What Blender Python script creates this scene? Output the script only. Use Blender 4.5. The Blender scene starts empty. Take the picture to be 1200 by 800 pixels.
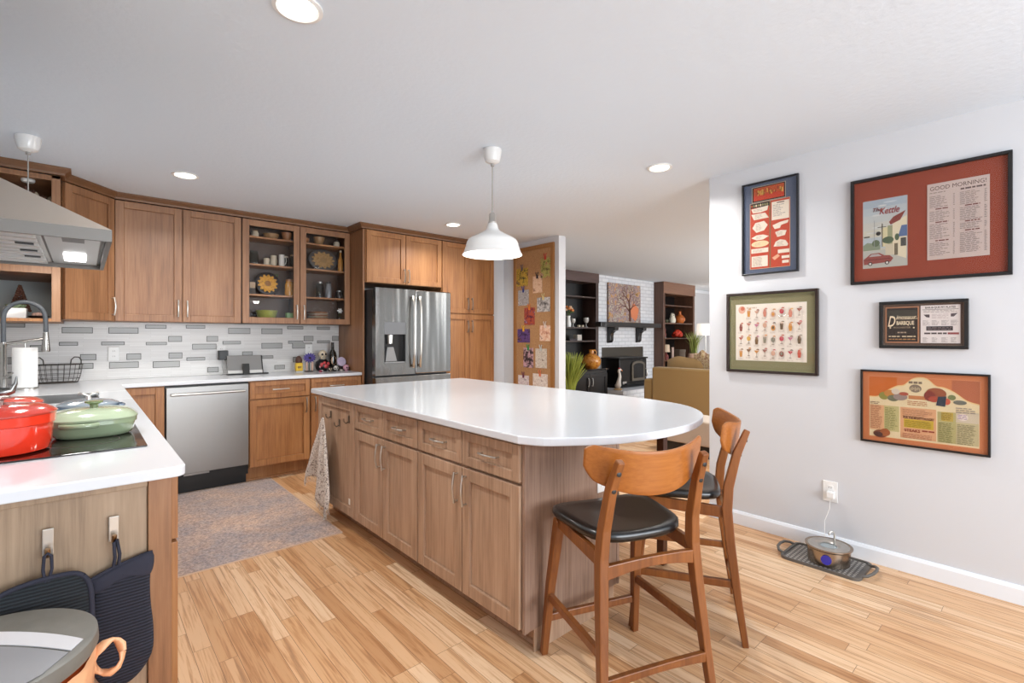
import bpy, bmesh, math, random
from mathutils import Vector, Matrix
random.seed(7)
R = math.radians
# ------------------------------------------------------------------ camera
scene = bpy.context.scene
col = scene.collection
H, CE = 1.31, 2.466
cam = bpy.data.cameras.new('camera'); cam_o = bpy.data.objects.new('camera', cam); col.objects.link(cam_o)
cam_o.location = (0, 0, H); cam_o.rotation_euler = (R(90), 0, R(-41.5))
cam.sensor_width = 36; cam.lens = 36*568/1200; cam.shift_y = -6/1200; cam.clip_start = .05; cam.clip_end = 100
scene.camera = cam_o
# ------------------------------------------------------------------ view, world, lights
vs = scene.view_settings
vs.view_transform = 'Standard'; vs.look = 'None'; vs.gamma = 1; vs.use_curve_mapping = False
vs.exposure = -0.13
scene.display_settings.display_device = 'sRGB'
scene.cycles.use_denoising = True
scene.cycles.max_bounces = 8
scene.cycles.caustics_reflective = False
scene.cycles.sample_clamp_indirect = 6
w = bpy.data.worlds.new('world'); scene.world = w; w.use_nodes = True
w.node_tree.nodes['Background'].inputs[0].default_value = (.93, .97, 1, 1)
w.node_tree.nodes['Background'].inputs[1].default_value = .9
def lamp(name, kind, loc, rot, energy, color=(1, 1, 1), parent=None, **k):
    l = bpy.data.lights.new(name, kind); l.energy = energy; l.color = color
    for a, b in k.items(): setattr(l, a, b)
    o = bpy.data.objects.new(name, l); col.objects.link(o); o.location = loc; o.rotation_euler = rot
    if parent: o.parent = parent
    return o
# daylight through the window behind the camera
lamp('window_daylight', 'AREA', (1.5, -2.9, 1.45), (R(108), 0, 0), 215, (.89, .945, 1), shape='RECTANGLE', size=2.6, size_y=1.7)
lamp('family_room_fill', 'AREA', (8.6, .2, 1.5), (R(112), 0, 0), 270, (.93, .97, 1), shape='RECTANGLE', size=3.8, size_y=1.9)  # added area lamp, no window behind it, brightens the family room

lamp('sofa_back_fill', 'AREA', (5.0, 2.0, 2.44), (0, 0, 0), 55, (1, .97, .93), shape='DISK', size=.3)  # added lamp without a fixture, hidden by the picture wall, brightens the sofa back
# ------------------------------------------------------------------ materials
def lin(c):
    if isinstance(c, str):
        c = [int(c[i:i+2], 16)/255 for i in (1, 3, 5)]
    return tuple((x/12.92 if x <= .04045 else ((x+.055)/1.055)**2.4) for x in c) + (1,)
MATS = {}
def newmat(name):
    m = bpy.data.materials.new(name); m.use_nodes = True
    nt = m.node_tree; return m, nt, nt.nodes['Principled BSDF']
def mat(name, c='#808080', rough=.5, metal=0, coat=0, emit=None, es=1, bump=0, bscale=200, vary=0, vscale=8, spec=None, sheen=0):
    if name in MATS: return MATS[name]
    m, nt, b = newmat(name); N = nt.nodes; L = nt.links
    b.inputs['Base Color'].default_value = lin(c); b.inputs['Roughness'].default_value = rough
    b.inputs['Metallic'].default_value = metal; b.inputs['Coat Weight'].default_value = coat
    if spec is not None: b.inputs['Specular IOR Level'].default_value = spec
    if sheen: b.inputs['Sheen Weight'].default_value = sheen
    if emit: b.inputs['Emission Color'].default_value = lin(emit); b.inputs['Emission Strength'].default_value = es
    tc = N.new('ShaderNodeTexCoord')
    if vary:
        n = N.new('ShaderNodeTexNoise'); n.inputs['Scale'].default_value = vscale; n.inputs['Detail'].default_value = 4
        L.new(tc.outputs['Object'], n.inputs['Vector'])
        hs = N.new('ShaderNodeMixRGB'); hs.blend_type = 'OVERLAY'; hs.inputs[0].default_value = vary
        hs.inputs[1].default_value = lin(c); L.new(n.outputs['Fac'], hs.inputs[2]); L.new(hs.outputs[0], b.inputs['Base Color'])
    if bump:
        n = N.new('ShaderNodeTexNoise'); n.inputs['Scale'].default_value = bscale; n.inputs['Detail'].default_value = 3
        L.new(tc.outputs['Object'], n.inputs['Vector'])
        bp = N.new('ShaderNodeBump'); bp.inputs['Strength'].default_value = bump; bp.inputs['Distance'].default_value = .003
        L.new(n.outputs['Fac'], bp.inputs['Height']); L.new(bp.outputs[0], b.inputs['Normal'])
    MATS[name] = m; return m
def ramp(nt, stops):
    r = nt.nodes.new('ShaderNodeValToRGB'); e = r.color_ramp.elements
    e[0].position, e[0].color = stops[0][0], lin(stops[0][1]); e[1].position, e[1].color = stops[-1][0], lin(stops[-1][1])
    for p, c in stops[1:-1]:
        x = e.new(p); x.color = lin(c)
    return r
def wood(name, stops, axis='z', fine=90, rough=.42, big=7):
    """grain that runs along one axis"""
    if name in MATS: return MATS[name]
    m, nt, b = newmat(name); N = nt.nodes; L = nt.links
    tc = N.new('ShaderNodeTexCoord'); outs = []
    for sc, st in ((fine, .035), (big, .12)):
        mp = N.new('ShaderNodeMapping'); s = [sc, sc, sc]; s['xyz'.index(axis)] = sc*st
        mp.inputs['Scale'].default_value = s
        n = N.new('ShaderNodeTexNoise'); n.inputs['Scale'].default_value = 1; n.inputs['Detail'].default_value = 5; n.inputs['Roughness'].default_value = .62
        L.new(tc.outputs['Object'], mp.inputs['Vector']); L.new(mp.outputs[0], n.inputs['Vector']); outs.append(n)
    mx = N.new('ShaderNodeMath'); mx.operation = 'MULTIPLY_ADD'; mx.inputs[1].default_value = .55; 
    ml = N.new('ShaderNodeMath'); ml.operation = 'MULTIPLY'; ml.inputs[1].default_value = .45
    L.new(outs[0].outputs['Fac'], ml.inputs[0]); L.new(outs[1].outputs['Fac'], mx.inputs[0]); L.new(ml.outputs[0], mx.inputs[2])
    r = ramp(nt, stops); L.new(mx.outputs[0], r.inputs[0]); L.new(r.outputs[0], b.inputs['Base Color'])
    b.inputs['Roughness'].default_value = rough
    bp = N.new('ShaderNodeBump'); bp.inputs['Strength'].default_value = .08; bp.inputs['Distance'].default_value = .002
    L.new(outs[0].outputs['Fac'], bp.inputs['Height']); L.new(bp.outputs[0], b.inputs['Normal'])
    MATS[name] = m; return m
def glassmat(name, tint='#ffffff', refl=.09, rough=.02):
    if name in MATS: return MATS[name]
    m = bpy.data.materials.new(name); m.use_nodes = True; nt = m.node_tree; N = nt.nodes; L = nt.links
    N.remove(N['Principled BSDF']); out = N['Material Output']
    t = N.new('ShaderNodeBsdfTransparent'); t.inputs[0].default_value = lin(tint)
    g = N.new('ShaderNodeBsdfGlossy'); g.inputs['Roughness'].default_value = rough
    f = N.new('ShaderNodeLayerWeight'); f.inputs['Blend'].default_value = .25
    ad = N.new('ShaderNodeMath'); ad.operation = 'MULTIPLY_ADD'; ad.inputs[1].default_value = .2; ad.inputs[2].default_value = refl*.1
    mx = N.new('ShaderNodeMixShader'); L.new(f.outputs['Fresnel'], ad.inputs[0]); L.new(ad.outputs[0], mx.inputs[0])
    L.new(t.outputs[0], mx.inputs[1]); L.new(g.outputs[0], mx.inputs[2]); L.new(mx.outputs[0], out.inputs[0])
    MATS[name] = m; return m
def speckle(name, cols, scale=60, rough=.6, kind='voronoi', detail=2, stretch=(1, 1, 1), span=.32):
    """irregular coloured patches (prints, patterned cloth, rugs)"""
    if name in MATS: return MATS[name]
    m, nt, b = newmat(name); N = nt.nodes; L = nt.links
    tc = N.new('ShaderNodeTexCoord'); mp = N.new('ShaderNodeMapping'); mp.inputs['Scale'].default_value = stretch
    L.new(tc.outputs['Object'], mp.inputs['Vector'])
    n = N.new('ShaderNodeTexNoise'); n.inputs['Scale'].default_value = scale; n.inputs['Detail'].default_value = detail; n.inputs['Roughness'].default_value = .7
    L.new(mp.outputs[0], n.inputs['Vector'])
    k = len(cols); r = ramp(nt, [(.5-span/2+span*i/(k-1), c) for i, c in enumerate(cols)])
    if kind == 'hard': r.color_ramp.interpolation = 'CONSTANT'
    L.new(n.outputs['Fac'], r.inputs[0]); L.new(r.outputs[0], b.inputs['Base Color']); b.inputs['Roughness'].default_value = rough
    MATS[name] = m; return m

def floor_mat():
    m, nt, b = newmat('oak_strip_floor'); N = nt.nodes; L = nt.links
    tc = N.new('ShaderNodeTexCoord'); sp = N.new('ShaderNodeSeparateXYZ'); cb = N.new('ShaderNodeCombineXYZ')
    L.new(tc.outputs['Object'], sp.inputs[0]); L.new(sp.outputs[1], cb.inputs[0]); L.new(sp.outputs[0], cb.inputs[1])
    br = N.new('ShaderNodeTexBrick'); br.offset = .37; br.offset_frequency = 3; br.squash = .7; br.squash_frequency = 5
    for k, v in (('Scale', 1), ('Mortar Size', .0009), ('Mortar Smooth', .2), ('Bias', .0), ('Brick Width', .85), ('Row Height', .068)): br.inputs[k].default_value = v
    br.inputs['Color1'].default_value = (0, 0, 0, 1); br.inputs['Color2'].default_value = (1, 1, 1, 1); br.inputs['Mortar'].default_value = (.5, .5, .5, 1)
    L.new(cb.outputs[0], br.inputs['Vector'])
    mp = N.new('ShaderNodeMapping'); mp.inputs['Scale'].default_value = (2.2, 55, 1)
    sepc = N.new('ShaderNodeVectorMath'); sepc.operation = 'MULTIPLY_ADD'; sepc.inputs[1].default_value = (7, 3, 9)
    L.new(br.outputs['Color'], sepc.inputs[0]); L.new(cb.outputs[0], sepc.inputs[2]); L.new(sepc.outputs[0], mp.inputs['Vector'])
    n = N.new('ShaderNodeTexNoise'); n.inputs['Scale'].default_value = 1; n.inputs['Detail'].default_value = 6; n.inputs['Roughness'].default_value = .65; n.inputs['Distortion'].default_value = .6
    L.new(mp.outputs[0], n.inputs['Vector'])
    r1 = ramp(nt, [(.0, '#bb8c62'), (.35, '#d1a67c'), (.7, '#dab48e'), (1, '#e5c7a6')]); L.new(br.outputs['Color'], r1.inputs[0])
    r2 = ramp(nt, [(.30, '#87603c'), (.43, '#d8bfa0'), (.52, '#fffdf8'), (.8, '#ffffff')]); L.new(n.outputs['Fac'], r2.inputs[0])
    mu = N.new('ShaderNodeMixRGB'); mu.blend_type = 'MULTIPLY'; mu.inputs[0].default_value = .64
    L.new(r1.outputs[0], mu.inputs[1]); L.new(r2.outputs[0], mu.inputs[2])
    mo = N.new('ShaderNodeMixRGB'); mo.inputs[2].default_value = lin('#6b4526'); L.new(br.outputs['Fac'], mo.inputs[0]); L.new(mu.outputs[0], mo.inputs[1])
    L.new(mo.outputs[0], b.inputs['Base Color']); b.inputs['Roughness'].default_value = .36
    MATS['floor'] = m; return m
def brick_mat(name, c1, c2, mortar, bw, rh, ms=.004, axes='xz', rough=.6, bump=.3, off=.5):
    m, nt, b = newmat(name); N = nt.nodes; L = nt.links
    tc = N.new('ShaderNodeTexCoord'); sp = N.new('ShaderNodeSeparateXYZ'); cb = N.new('ShaderNodeCombineXYZ')
    L.new(tc.outputs['Object'], sp.inputs[0]); L.new(sp.outputs['xyz'.index(axes[0])], cb.inputs[0]); L.new(sp.outputs['xyz'.index(axes[1])], cb.inputs[1])
    br = N.new('ShaderNodeTexBrick'); br.offset = off
    for k, v in (('Scale', 1), ('Mortar Size', ms), ('Mortar Smooth', .3), ('Brick Width', bw), ('Row Height', rh)): br.inputs[k].default_value = v
    br.inputs['Color1'].default_value = lin(c1); br.inputs['Color2'].default_value = lin(c2); br.inputs['Mortar'].default_value = lin(mortar)
    L.new(cb.outputs[0], br.inputs['Vector']); L.new(br.outputs['Color'], b.inputs['Base Color']); b.inputs['Roughness'].default_value = rough
    bp = N.new('ShaderNodeBump'); bp.invert = True; bp.inputs['Strength'].default_value = bump; bp.inputs['Distance'].default_value = .004
    L.new(br.outputs['Fac'], bp.inputs['Height']); L.new(bp.outputs[0], b.inputs['Normal'])
    MATS[name] = m; return m
def steel(name, c='#b9b9b8', rough=.3, axis='z', wavy=0):
    if name in MATS: return MATS[name]
    m, nt, b = newmat(name); N = nt.nodes; L = nt.links
    b.inputs['Metallic'].default_value = 1; b.inputs['Roughness'].default_value = rough; b.inputs['Base Color'].default_value = lin(c)
    tc = N.new('ShaderNodeTexCoord'); mp = N.new('ShaderNodeMapping'); s = [500, 500, 500]; s['xyz'.index(axis)] = 4
    mp.inputs['Scale'].default_value = s; n = N.new('ShaderNodeTexNoise'); n.inputs['Scale'].default_value = 1
    L.new(tc.outputs['Object'], mp.inputs['Vector']); L.new(mp.outputs[0], n.inputs['Vector'])
    mr = N.new('ShaderNodeMapRange'); mr.inputs[3].default_value = rough*.9; mr.inputs[4].default_value = rough*1.15
    L.new(n.outputs['Fac'], mr.inputs[0]); L.new(mr.outputs[0], b.inputs['Roughness'])
    if wavy:
        w2 = N.new('ShaderNodeMapping'); w2.inputs['Scale'].default_value = (7, 7, .55); n2 = N.new('ShaderNodeTexNoise'); n2.inputs['Scale'].default_value = 1; n2.inputs['Detail'].default_value = 1
        L.new(tc.outputs['Object'], w2.inputs['Vector']); L.new(w2.outputs[0], n2.inputs['Vector']); bp = N.new('ShaderNodeBump'); bp.inputs['Strength'].default_value = .5; bp.inputs['Distance'].default_value = wavy
        L.new(n2.outputs['Fac'], bp.inputs['Height']); L.new(bp.outputs[0], b.inputs['Normal'])
    MATS[name] = m; return m
def stripes(name, c1, c2, per, rough=.9, axis='z', bump=.6):
    m, nt, b = newmat(name); N = nt.nodes; L = nt.links
    tc = N.new('ShaderNodeTexCoord'); wv = N.new('ShaderNodeTexWave'); wv.bands_direction = axis.upper()
    wv.inputs['Scale'].default_value = .314/per; wv.inputs['Distortion'].default_value = .7; wv.inputs['Detail Scale'].default_value = 2
    L.new(tc.outputs['Object'], wv.inputs['Vector']); r = ramp(nt, [(.2, c1), (.8, c2)]); L.new(wv.outputs['Fac'], r.inputs[0])
    L.new(r.outputs[0], b.inputs['Base Color']); b.inputs['Roughness'].default_value = rough
    bp = N.new('ShaderNodeBump'); bp.inputs['Strength'].default_value = bump; bp.inputs['Distance'].default_value = .003
    L.new(wv.outputs['Fac'], bp.inputs['Height']); L.new(bp.outputs[0], b.inputs['Normal'])
    MATS[name] = m; return m

WALL = mat('wall_paint', '#cccdd0', .75, bump=.06, bscale=120)
CEIL = mat('ceiling_paint', '#d9e3ed', .85, bump=.5, bscale=38)
TRIMW = mat('white_trim_paint', '#e3e7ec', .45)
FLOOR = floor_mat()
CAB = wood('stained_cherry_cabinet_wood', [(.34, '#6d4b31'), (.5, '#8e6444'), (.68, '#a47a57')])
CABB = wood('lower_cabinet_wood', [(.34, '#7a4d2d'), (.5, '#9c6a3f'), (.68, '#b38152')])
ENDW = wood('grey_brown_end_wood', [(.34, '#75604d'), (.5, '#957e66'), (.68, '#a99178')])
ISL = wood('flash_paled_island_wood', [(.34, '#8b6e58'), (.5, '#ae8f76'), (.68, '#c4a68c')])  # cabinet wood with the cool flash light put into its colour, paler and greyer
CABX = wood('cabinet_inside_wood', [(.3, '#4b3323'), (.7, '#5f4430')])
CROWN = wood('crown_moulding_wood', [(.3, '#5f4028'), (.7, '#7c573a')], axis='x')
QUARTZ = mat('white_quartz', '#d6dadf', .2, coat=.2, vary=.06, vscale=3)
STEEL = steel('brushed_stainless_steel', '#92918f', .2, 'z', .035); STEELX = steel('brushed_stainless_steel_horizontal', '#949391', .33, 'x')
CHROME = mat('satin_nickel', '#c9c6c0', .28, 1)
BRONZE = mat('aged_nickel_handle', '#8d8378', .35, 1)
BLACK = mat('black_plastic', '#0c0c0d', .4); DARK = mat('dark_recess', '#17120f', .8)
BLKM = mat('black_metal', '#141414', .45, .6)
WHITE = mat('white_plastic', '#e8e8e6', .4); PAPER = mat('white_paper', '#efeeea', .8)
GLASS = glassmat('clear_glass'); PGLASS = glassmat('picture_glass', refl=.05)
BULB = mat('lit_diffuser', '#ffffff', .5, emit='#fff6e8', es=14)
STRIP = mat('lit_hood_lens', '#ffffff', .5, emit='#ffffff', es=7)

# ------------------------------------------------------------------ mesh builder
V = Vector
class MB:
    def __init__(s): s.v = []; s.f = []; s.m = []; s.sm = []
    def add(s, vs, fs, m=0, smooth=False):
        o = len(s.v); s.v += [tuple(p) for p in vs]
        for f in fs: s.f.append(tuple(i+o for i in f)); s.m.append(m); s.sm.append(smooth)
        return s
    def obox(s, o, u, v, n, m=0):
        o, u, v, n = V(o), V(u), V(v), V(n)
        P = [o, o+u, o+u+v, o+v, o+n, o+u+n, o+u+v+n, o+v+n]
        F = [(0, 3, 2, 1), (4, 5, 6, 7), (0, 1, 5, 4), (1, 2, 6, 5), (2, 3, 7, 6), (3, 0, 4, 7)]
        if u.cross(v).dot(n) < 0: F = [f[::-1] for f in F]
        return s.add(P, F, m)
    def box(s, x0, x1, y0, y1, z0, z1, m=0): return s.obox((x0, y0, z0), (x1-x0, 0, 0), (0, y1-y0, 0), (0, 0, z1-z0), m)
    def ext(s, poly, vec, m=0, smooth=False):
        n = len(poly); vec = V(vec); A = [V(p) for p in poly]; B = [p+vec for p in A]
        nr = V((0, 0, 0))
        for i in range(n): nr += A[i].cross(A[(i+1) % n])
        fl = nr.dot(vec) > 0
        F = [tuple(range(n))[::-1], tuple(range(n, 2*n))] if fl else [tuple(range(n)), tuple(range(n, 2*n))[::-1]]
        s.add(A+B, F, m)
        S = [(i, (i+1) % n, n+(i+1) % n, n+i) for i in range(n)]
        if not fl: S = [f[::-1] for f in S]
        if not smooth:
            o = len(s.v)-2*n
            for f in S: s.f.append(tuple(i+o for i in f)); s.m.append(m); s.sm.append(False)
            return s
        return s.add(A+B, S, m, smooth)
    def prism(s, poly, z0, z1, m=0, smooth=False): return s.ext([(p[0], p[1], z0) for p in poly], (0, 0, z1-z0), m, smooth)
    def face(s, pts, m=0): return s.add(pts, [tuple(range(len(pts)))], m)
    def lathe(s, prof, c=(0, 0, 0), seg=28, m=0, sx=1, sy=1, axis='z', n=2):
        """profile of (radius, height); breaks smooth shading at sharp corners; n>2 makes a squarer outline"""
        runs = [[prof[0]]]
        for i in range(1, len(prof)):
            runs[-1].append(prof[i])
            if i < len(prof)-1:
                a = V((prof[i][0]-prof[i-1][0], prof[i][1]-prof[i-1][1])); b = V((prof[i+1][0]-prof[i][0], prof[i+1][1]-prof[i][1]))
                if a.length > 1e-7 and b.length > 1e-7 and a.angle(b) > R(38): runs.append([prof[i]])
        def pt(r, z, a):
            ca, sa = math.cos(a), math.sin(a)
            k = 1 if n == 2 else (abs(ca)**n+abs(sa)**n)**(-1/n)
            x, y = r*ca*k*sx, r*sa*k*sy
            p = {'z': (x, y, z), 'y': (x, -z, y), 'x': (z, x, y)}[axis]
            return (p[0]+c[0], p[1]+c[1], p[2]+c[2])
        for run in runs:
            P = [pt(r, z, 2*math.pi*j/seg) for r, z in run for j in range(seg)]
            F = [(i*seg+j, i*seg+(j+1) % seg, (i+1)*seg+(j+1) % seg, (i+1)*seg+j) for i in range(len(run)-1) for j in range(seg)]
            s.add(P, F, m, True)
        return s
    def tube(s, path, r, seg=8, m=0, caps=True, flat=1):
        P = [V(p) for p in path]; n = len(P); rr = r if isinstance(r, (list, tuple)) else [r]*n
        ref = None; out = []
        for i in range(n):
            t = (P[min(i+1, n-1)]-P[max(i-1, 0)]).normalized()
            if ref is None:
                ref = V((0, 0, 1)) if abs(t.z) < .9 else V((1, 0, 0))
            a = (ref-t*ref.dot(t)).normalized(); b = t.cross(a); ref = a
            out += [P[i]+(a*math.cos(2*math.pi*j/seg)+b*flat*math.sin(2*math.pi*j/seg))*rr[i] for j in range(seg)]
        F = [(i*seg+j, i*seg+(j+1) % seg, (i+1)*seg+(j+1) % seg, (i+1)*seg+j) for i in range(n-1) for j in range(seg)]
        s.add(out, F, m, True)
        if caps: s.add(out[:seg], [tuple(range(seg))[::-1]], m); s.add(out[-seg:], [tuple(range(seg))], m)
        return s
    def beam(s, path, w, d, side, m=0):
        """rectangular section swept along a path; side = direction of the width"""
        P = [V(p) for p in path]; n = len(P); side = V(side).normalized(); out = []
        ww = w if isinstance(w, (list, tuple)) else [w]*n; dd = d if isinstance(d, (list, tuple)) else [d]*n
        for i in range(n):
            t = (P[min(i+1, n-1)]-P[max(i-1, 0)]).normalized(); a = (side-t*side.dot(t)).normalized(); b = t.cross(a)
            out += [P[i]+a*ww[i]/2+b*dd[i]/2, P[i]-a*ww[i]/2+b*dd[i]/2, P[i]-a*ww[i]/2-b*dd[i]/2, P[i]+a*ww[i]/2-b*dd[i]/2]
        F = [(i*4+j, i*4+(j+1) % 4, (i+1)*4+(j+1) % 4, (i+1)*4+j) for i in range(n-1) for j in range(4)]
        F += [(3, 2, 1, 0), tuple(range(n*4-4, n*4))]
        return s.add(out, F, m)
    def grid(s, fn, nu, nv, m=0, thick=0, closed=False):
        P = [V(fn(i/nu, j/nv)) for i in range(nu+1) for j in range(nv+1)]
        F = [(i*(nv+1)+j, (i+1)*(nv+1)+j, (i+1)*(nv+1)+j+1, i*(nv+1)+j+1) for i in range(nu) for j in range(nv)]
        return s.add(P, F, m, True)
    def sphere(s, c, r, m=0, seg=16, sx=1, sy=1, sz=1):
        pr = [(r*math.sin(math.pi*i/10)+1e-5, -r*sz*math.cos(math.pi*i/10)) for i in range(11)]
        return s.lathe(pr, c, seg, m, sx, sy)
    def text(s, body, size, fn, m=0, shear=0, align='CENTER', bold=0, width=None, tall=1):
        """letters as flat outlines, placed by fn(u, v)"""
        cu = bpy.data.curves.new('letters', 'FONT'); cu.body = body; cu.size = size; cu.shear = shear; cu.align_x = align; cu.offset = bold; cu.resolution_u = 3
        o = bpy.data.objects.new('letters', cu); col.objects.link(o)
        dg = bpy.context.evaluated_depsgraph_get(); me = bpy.data.meshes.new_from_object(o.evaluated_get(dg))
        xs = [v.co.x for v in me.vertices] or [0]; k = 1
        if width: k = width/max(1e-6, max(xs)-min(xs))
        s.add([fn(v.co.x*k, v.co.y*tall) for v in me.vertices], [tuple(p.vertices) for p in me.polygons], m)
        bpy.data.objects.remove(o); bpy.data.curves.remove(cu); bpy.data.meshes.remove(me)
        return s
    def build(s, name, mats, parent=None, org=None, bev=0, sub=0, solid=0, seg=2):
        me = bpy.data.meshes.new(name); org = V(org) if org is not None else V((0, 0, 0))
        me.from_pydata([tuple(V(p)-org) for p in s.v], [], s.f)
        if not isinstance(mats, (list, tuple)): mats = [mats]
        for x in mats: me.materials.append(x)
        for p, mi, sm in zip(me.polygons, s.m, s.sm): p.material_index = mi; p.use_smooth = sm
        me.validate(); me.update()
        o = bpy.data.objects.new(name, me); col.objects.link(o)
        if parent: o.parent = parent
        if solid: d = o.modifiers.new('thickness', 'SOLIDIFY'); d.thickness = solid; d.offset = 0
        if bev: d = o.modifiers.new('bevel', 'BEVEL'); d.width = bev; d.segments = seg; d.limit_method = 'ANGLE'; d.angle_limit = R(40)
        if sub: d = o.modifiers.new('subdivision', 'SUBSURF'); d.levels = sub; d.render_levels = sub
        return o
def tag(o, label, cat, group=None, kind=None):
    o['label'] = label; o['category'] = cat
    if group: o['group'] = group
    if kind: o['kind'] = kind
    return o
def thing(name, label, cat, loc=(0, 0, 0), rz=0, group=None):
    o = bpy.data.objects.new(name, None); col.objects.link(o); o.empty_display_size = .05
    o.location = loc; o.rotation_euler = (0, 0, rz)
    return tag(o, label, cat, group)
def struct(name, mb, m, label, cat, bev=0):
    o = mb.build(name, m, bev=bev); o['kind'] = 'structure'; o['label'] = label; o['category'] = cat; return o
def single(name, label, cat, mb, mats, loc, rz=0, group=None, **k):
    o = mb.build(name, mats, **k); o.location = loc; o.rotation_euler = (0, 0, rz); return tag(o, label, cat, group)
def copy_tree(o, parent=None):
    c = o.copy(); col.objects.link(c)
    if parent: c.parent = parent
    for ch in list(o.children): copy_tree(ch, c)
    return c
def arc(cx, cy, r, a0, a1, n): return [(cx+r*math.cos(R(a0+(a1-a0)*i/n)), cy+r*math.sin(R(a0+(a1-a0)*i/n))) for i in range(n+1)]
def rrect(x0, x1, y0, y1, r, n=5):
    return arc(x1-r, y0+r, r, -90, 0, n)+arc(x1-r, y1-r, r, 0, 90, n)+arc(x0+r, y1-r, r, 90, 180, n)+arc(x0+r, y0+r, r, 180, 270, n)
# ================================================================== the setting
YB = 5.366          # kitchen back wall
XR = 3.435          # picture wall
XP = 4.08           # partition with the pin board
struct('floor', MB().box(-1.2, 13.2, -3.2, 6.4, -.06, 0), FLOOR, 'light oak strip floor running through both rooms', 'floor')
struct('ceiling', MB().box(-1.2, 13.2, -3.2, 6.4, CE, CE+.08), CEIL, 'white textured ceiling', 'ceiling')
struct('wall_back', MB().box(-.75, 4.2, YB+.002, YB+.12, 0, CE), WALL, 'white wall behind the cabinets', 'wall')
struct('wall_left', MB().box(-.75, -.62, -3.1, YB, 0, CE), WALL, 'white wall behind the range hood', 'wall')
struct('wall_right', MB().box(XR, XR+.12, -3.1, 1.70, 0, CE), WALL, 'white wall hung with framed menus', 'wall')
struct('wall_partition', MB().box(XP, XP+.11, 3.80, YB, 0, CE), WALL, 'white wall end carrying the pin board', 'wall')
# the wall behind the camera, with its window opening
rw = MB(); rw.box(-.75, .1, -3.1, -3, 0, CE).box(2.9, XR+.12, -3.1, -3, 0, CE).box(.1, 2.9, -3.1, -3, 0, .55).box(.1, 2.9, -3.1, -3, 2.3, CE)
struct('wall_rear', rw, WALL, 'white wall with the window behind the camera', 'wall')
struct('wall_far', MB().box(XP+.11, 13.2, 6.0, 6.12, 0, CE), WALL, 'white far wall of the family room', 'wall')
struct('wall_side', MB().box(13.0, 13.12, -.5, 6.0, 0, CE), WALL, 'white side wall of the family room', 'wall')
bb = MB()
for a, b in ((-3.0, 1.70),):
    bb.ext([(XR, a, 0), (XR-.015, a, 0), (XR-.015, a, .075), (XR-.008, a, .092), (XR, a, .092)], (0, b-a, 0))
struct('baseboard_right', bb, TRIMW, 'white baseboard under the framed menus', 'baseboard')
bb = MB().ext([(XP, 3.80, 0), (XP, 3.785, 0), (XP, 3.785, .09), (XP, 3.80, .09)], (.11, 0, 0))
struct('baseboard_partition', bb, TRIMW, 'white baseboard at the end of the pin board wall', 'baseboard')

# ================================================================== cabinets
class Run:
    """u along the front, n out of the front; coordinates along the front, out and up"""
    def __init__(s, o, u, n): s.o = V(o); s.u = V(u); s.n = V(n); s.z = V((0, 0, 1))
    def p(s, a, d, z): return s.o+s.u*a+s.n*d+s.z*z
    def box(s, mb, a0, a1, d0, d1, z0, z1, m=0): return mb.obox(s.p(a0, d0, z0), s.u*(a1-a0), s.n*(d1-d0), s.z*(z1-z0), m)
    def shaker(s, mb, a0, a1, z0, z1, rail=.057, t=.021, rec=.012, panel=True, d=0, m=0, pm=0):
        for (x0, x1, y0, y1) in ((a0, a0+rail, z0, z1), (a1-rail, a1, z0, z1), (a0+rail, a1-rail, z0, z0+rail), (a0+rail, a1-rail, z1-rail, z1)):
            s.box(mb, x0, x1, d, d+t, y0, y1, m)
        if panel:
            s.box(mb, a0+rail, a1-rail, d, d+t-rec, z0+rail, z1-rail, pm)
    def pull(s, mb, a, z, L=.128, vert=False, d=.02):
        """arched bar pull"""
        def q(k, o): return s.p(a, d+o, z+k) if vert else s.p(a+k, d+o, z)
        h = L/2
        mb.tube([q(-h, 0), q(-h, .022)], .0045, 6); mb.tube([q(h, 0), q(h, .022)], .0045, 6)
        mb.tube([q(-h-.008, .022), q(-h*.5, .029), q(0, .032), q(h*.5, .029), q(h+.008, .022)], .006, 8, flat=.8)
def cabinet(name, label, run, a0, a1, z0, z1, depth, doors=(), drawers=(), wood_=CAB, kick=None, handle=CHROME, group=None, body=True, cat='cabinet', dhandle=None, rail=.057):
    """doors: (a0,a1,z0,z1,handle position or None, glazed)"""
    org = run.p((a0+a1)/2, 0, z0 if kick is None else 0)
    T = thing(name, label, cat, org, 0, group)
    if body:
        mb = MB(); run.box(mb, a0+.001, a1-.001, -depth, -.001, z0, z1); mb.build('body', wood_, T, org)
    for (x0, x1, y0, y1, hp, gl) in doors:
        mb = MB(); run.shaker(mb, x0+.003, x1-.003, y0, y1, panel=not gl, rail=rail)
        d = mb.build('door', wood_, T, org, bev=.0025)
        if gl:
            g = MB(); run.box(g, x0+rail, x1-rail, .007, .011, y0+rail, y1-rail); g.build('glass_pane', GLASS, d, org)
        if hp:
            h = MB(); run.pull(h, hp[0], hp[1], vert=True); h.build('handle', dhandle or handle, d, org)
    for (x0, x1, y0, y1) in drawers:
        mb = MB(); run.shaker(mb, x0+.003, x1-.003, y0, y1, rail=.042)
        d = mb.build('drawer', wood_, T, org, bev=.0025)
        h = MB(); run.pull(h, (x0+x1)/2, (y0+y1)/2, L=.11 if x1-x0 < .45 else .128, d=.009); h.build('handle', handle, d, org)
    if kick is not None:
        mb = MB(); run.box(mb, a0, a1, -depth, -kick, 0, z0-.001)
        mb.ext([run.p(a0, -kick, 0), run.p(a0, -kick+.014, 0), run.p(a0, -kick+.009, .014), run.p(a0, -kick, .018)], run.u*(a1-a0))
        mb.build('toe_kick', wood_, T, org)
    return T, org

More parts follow.
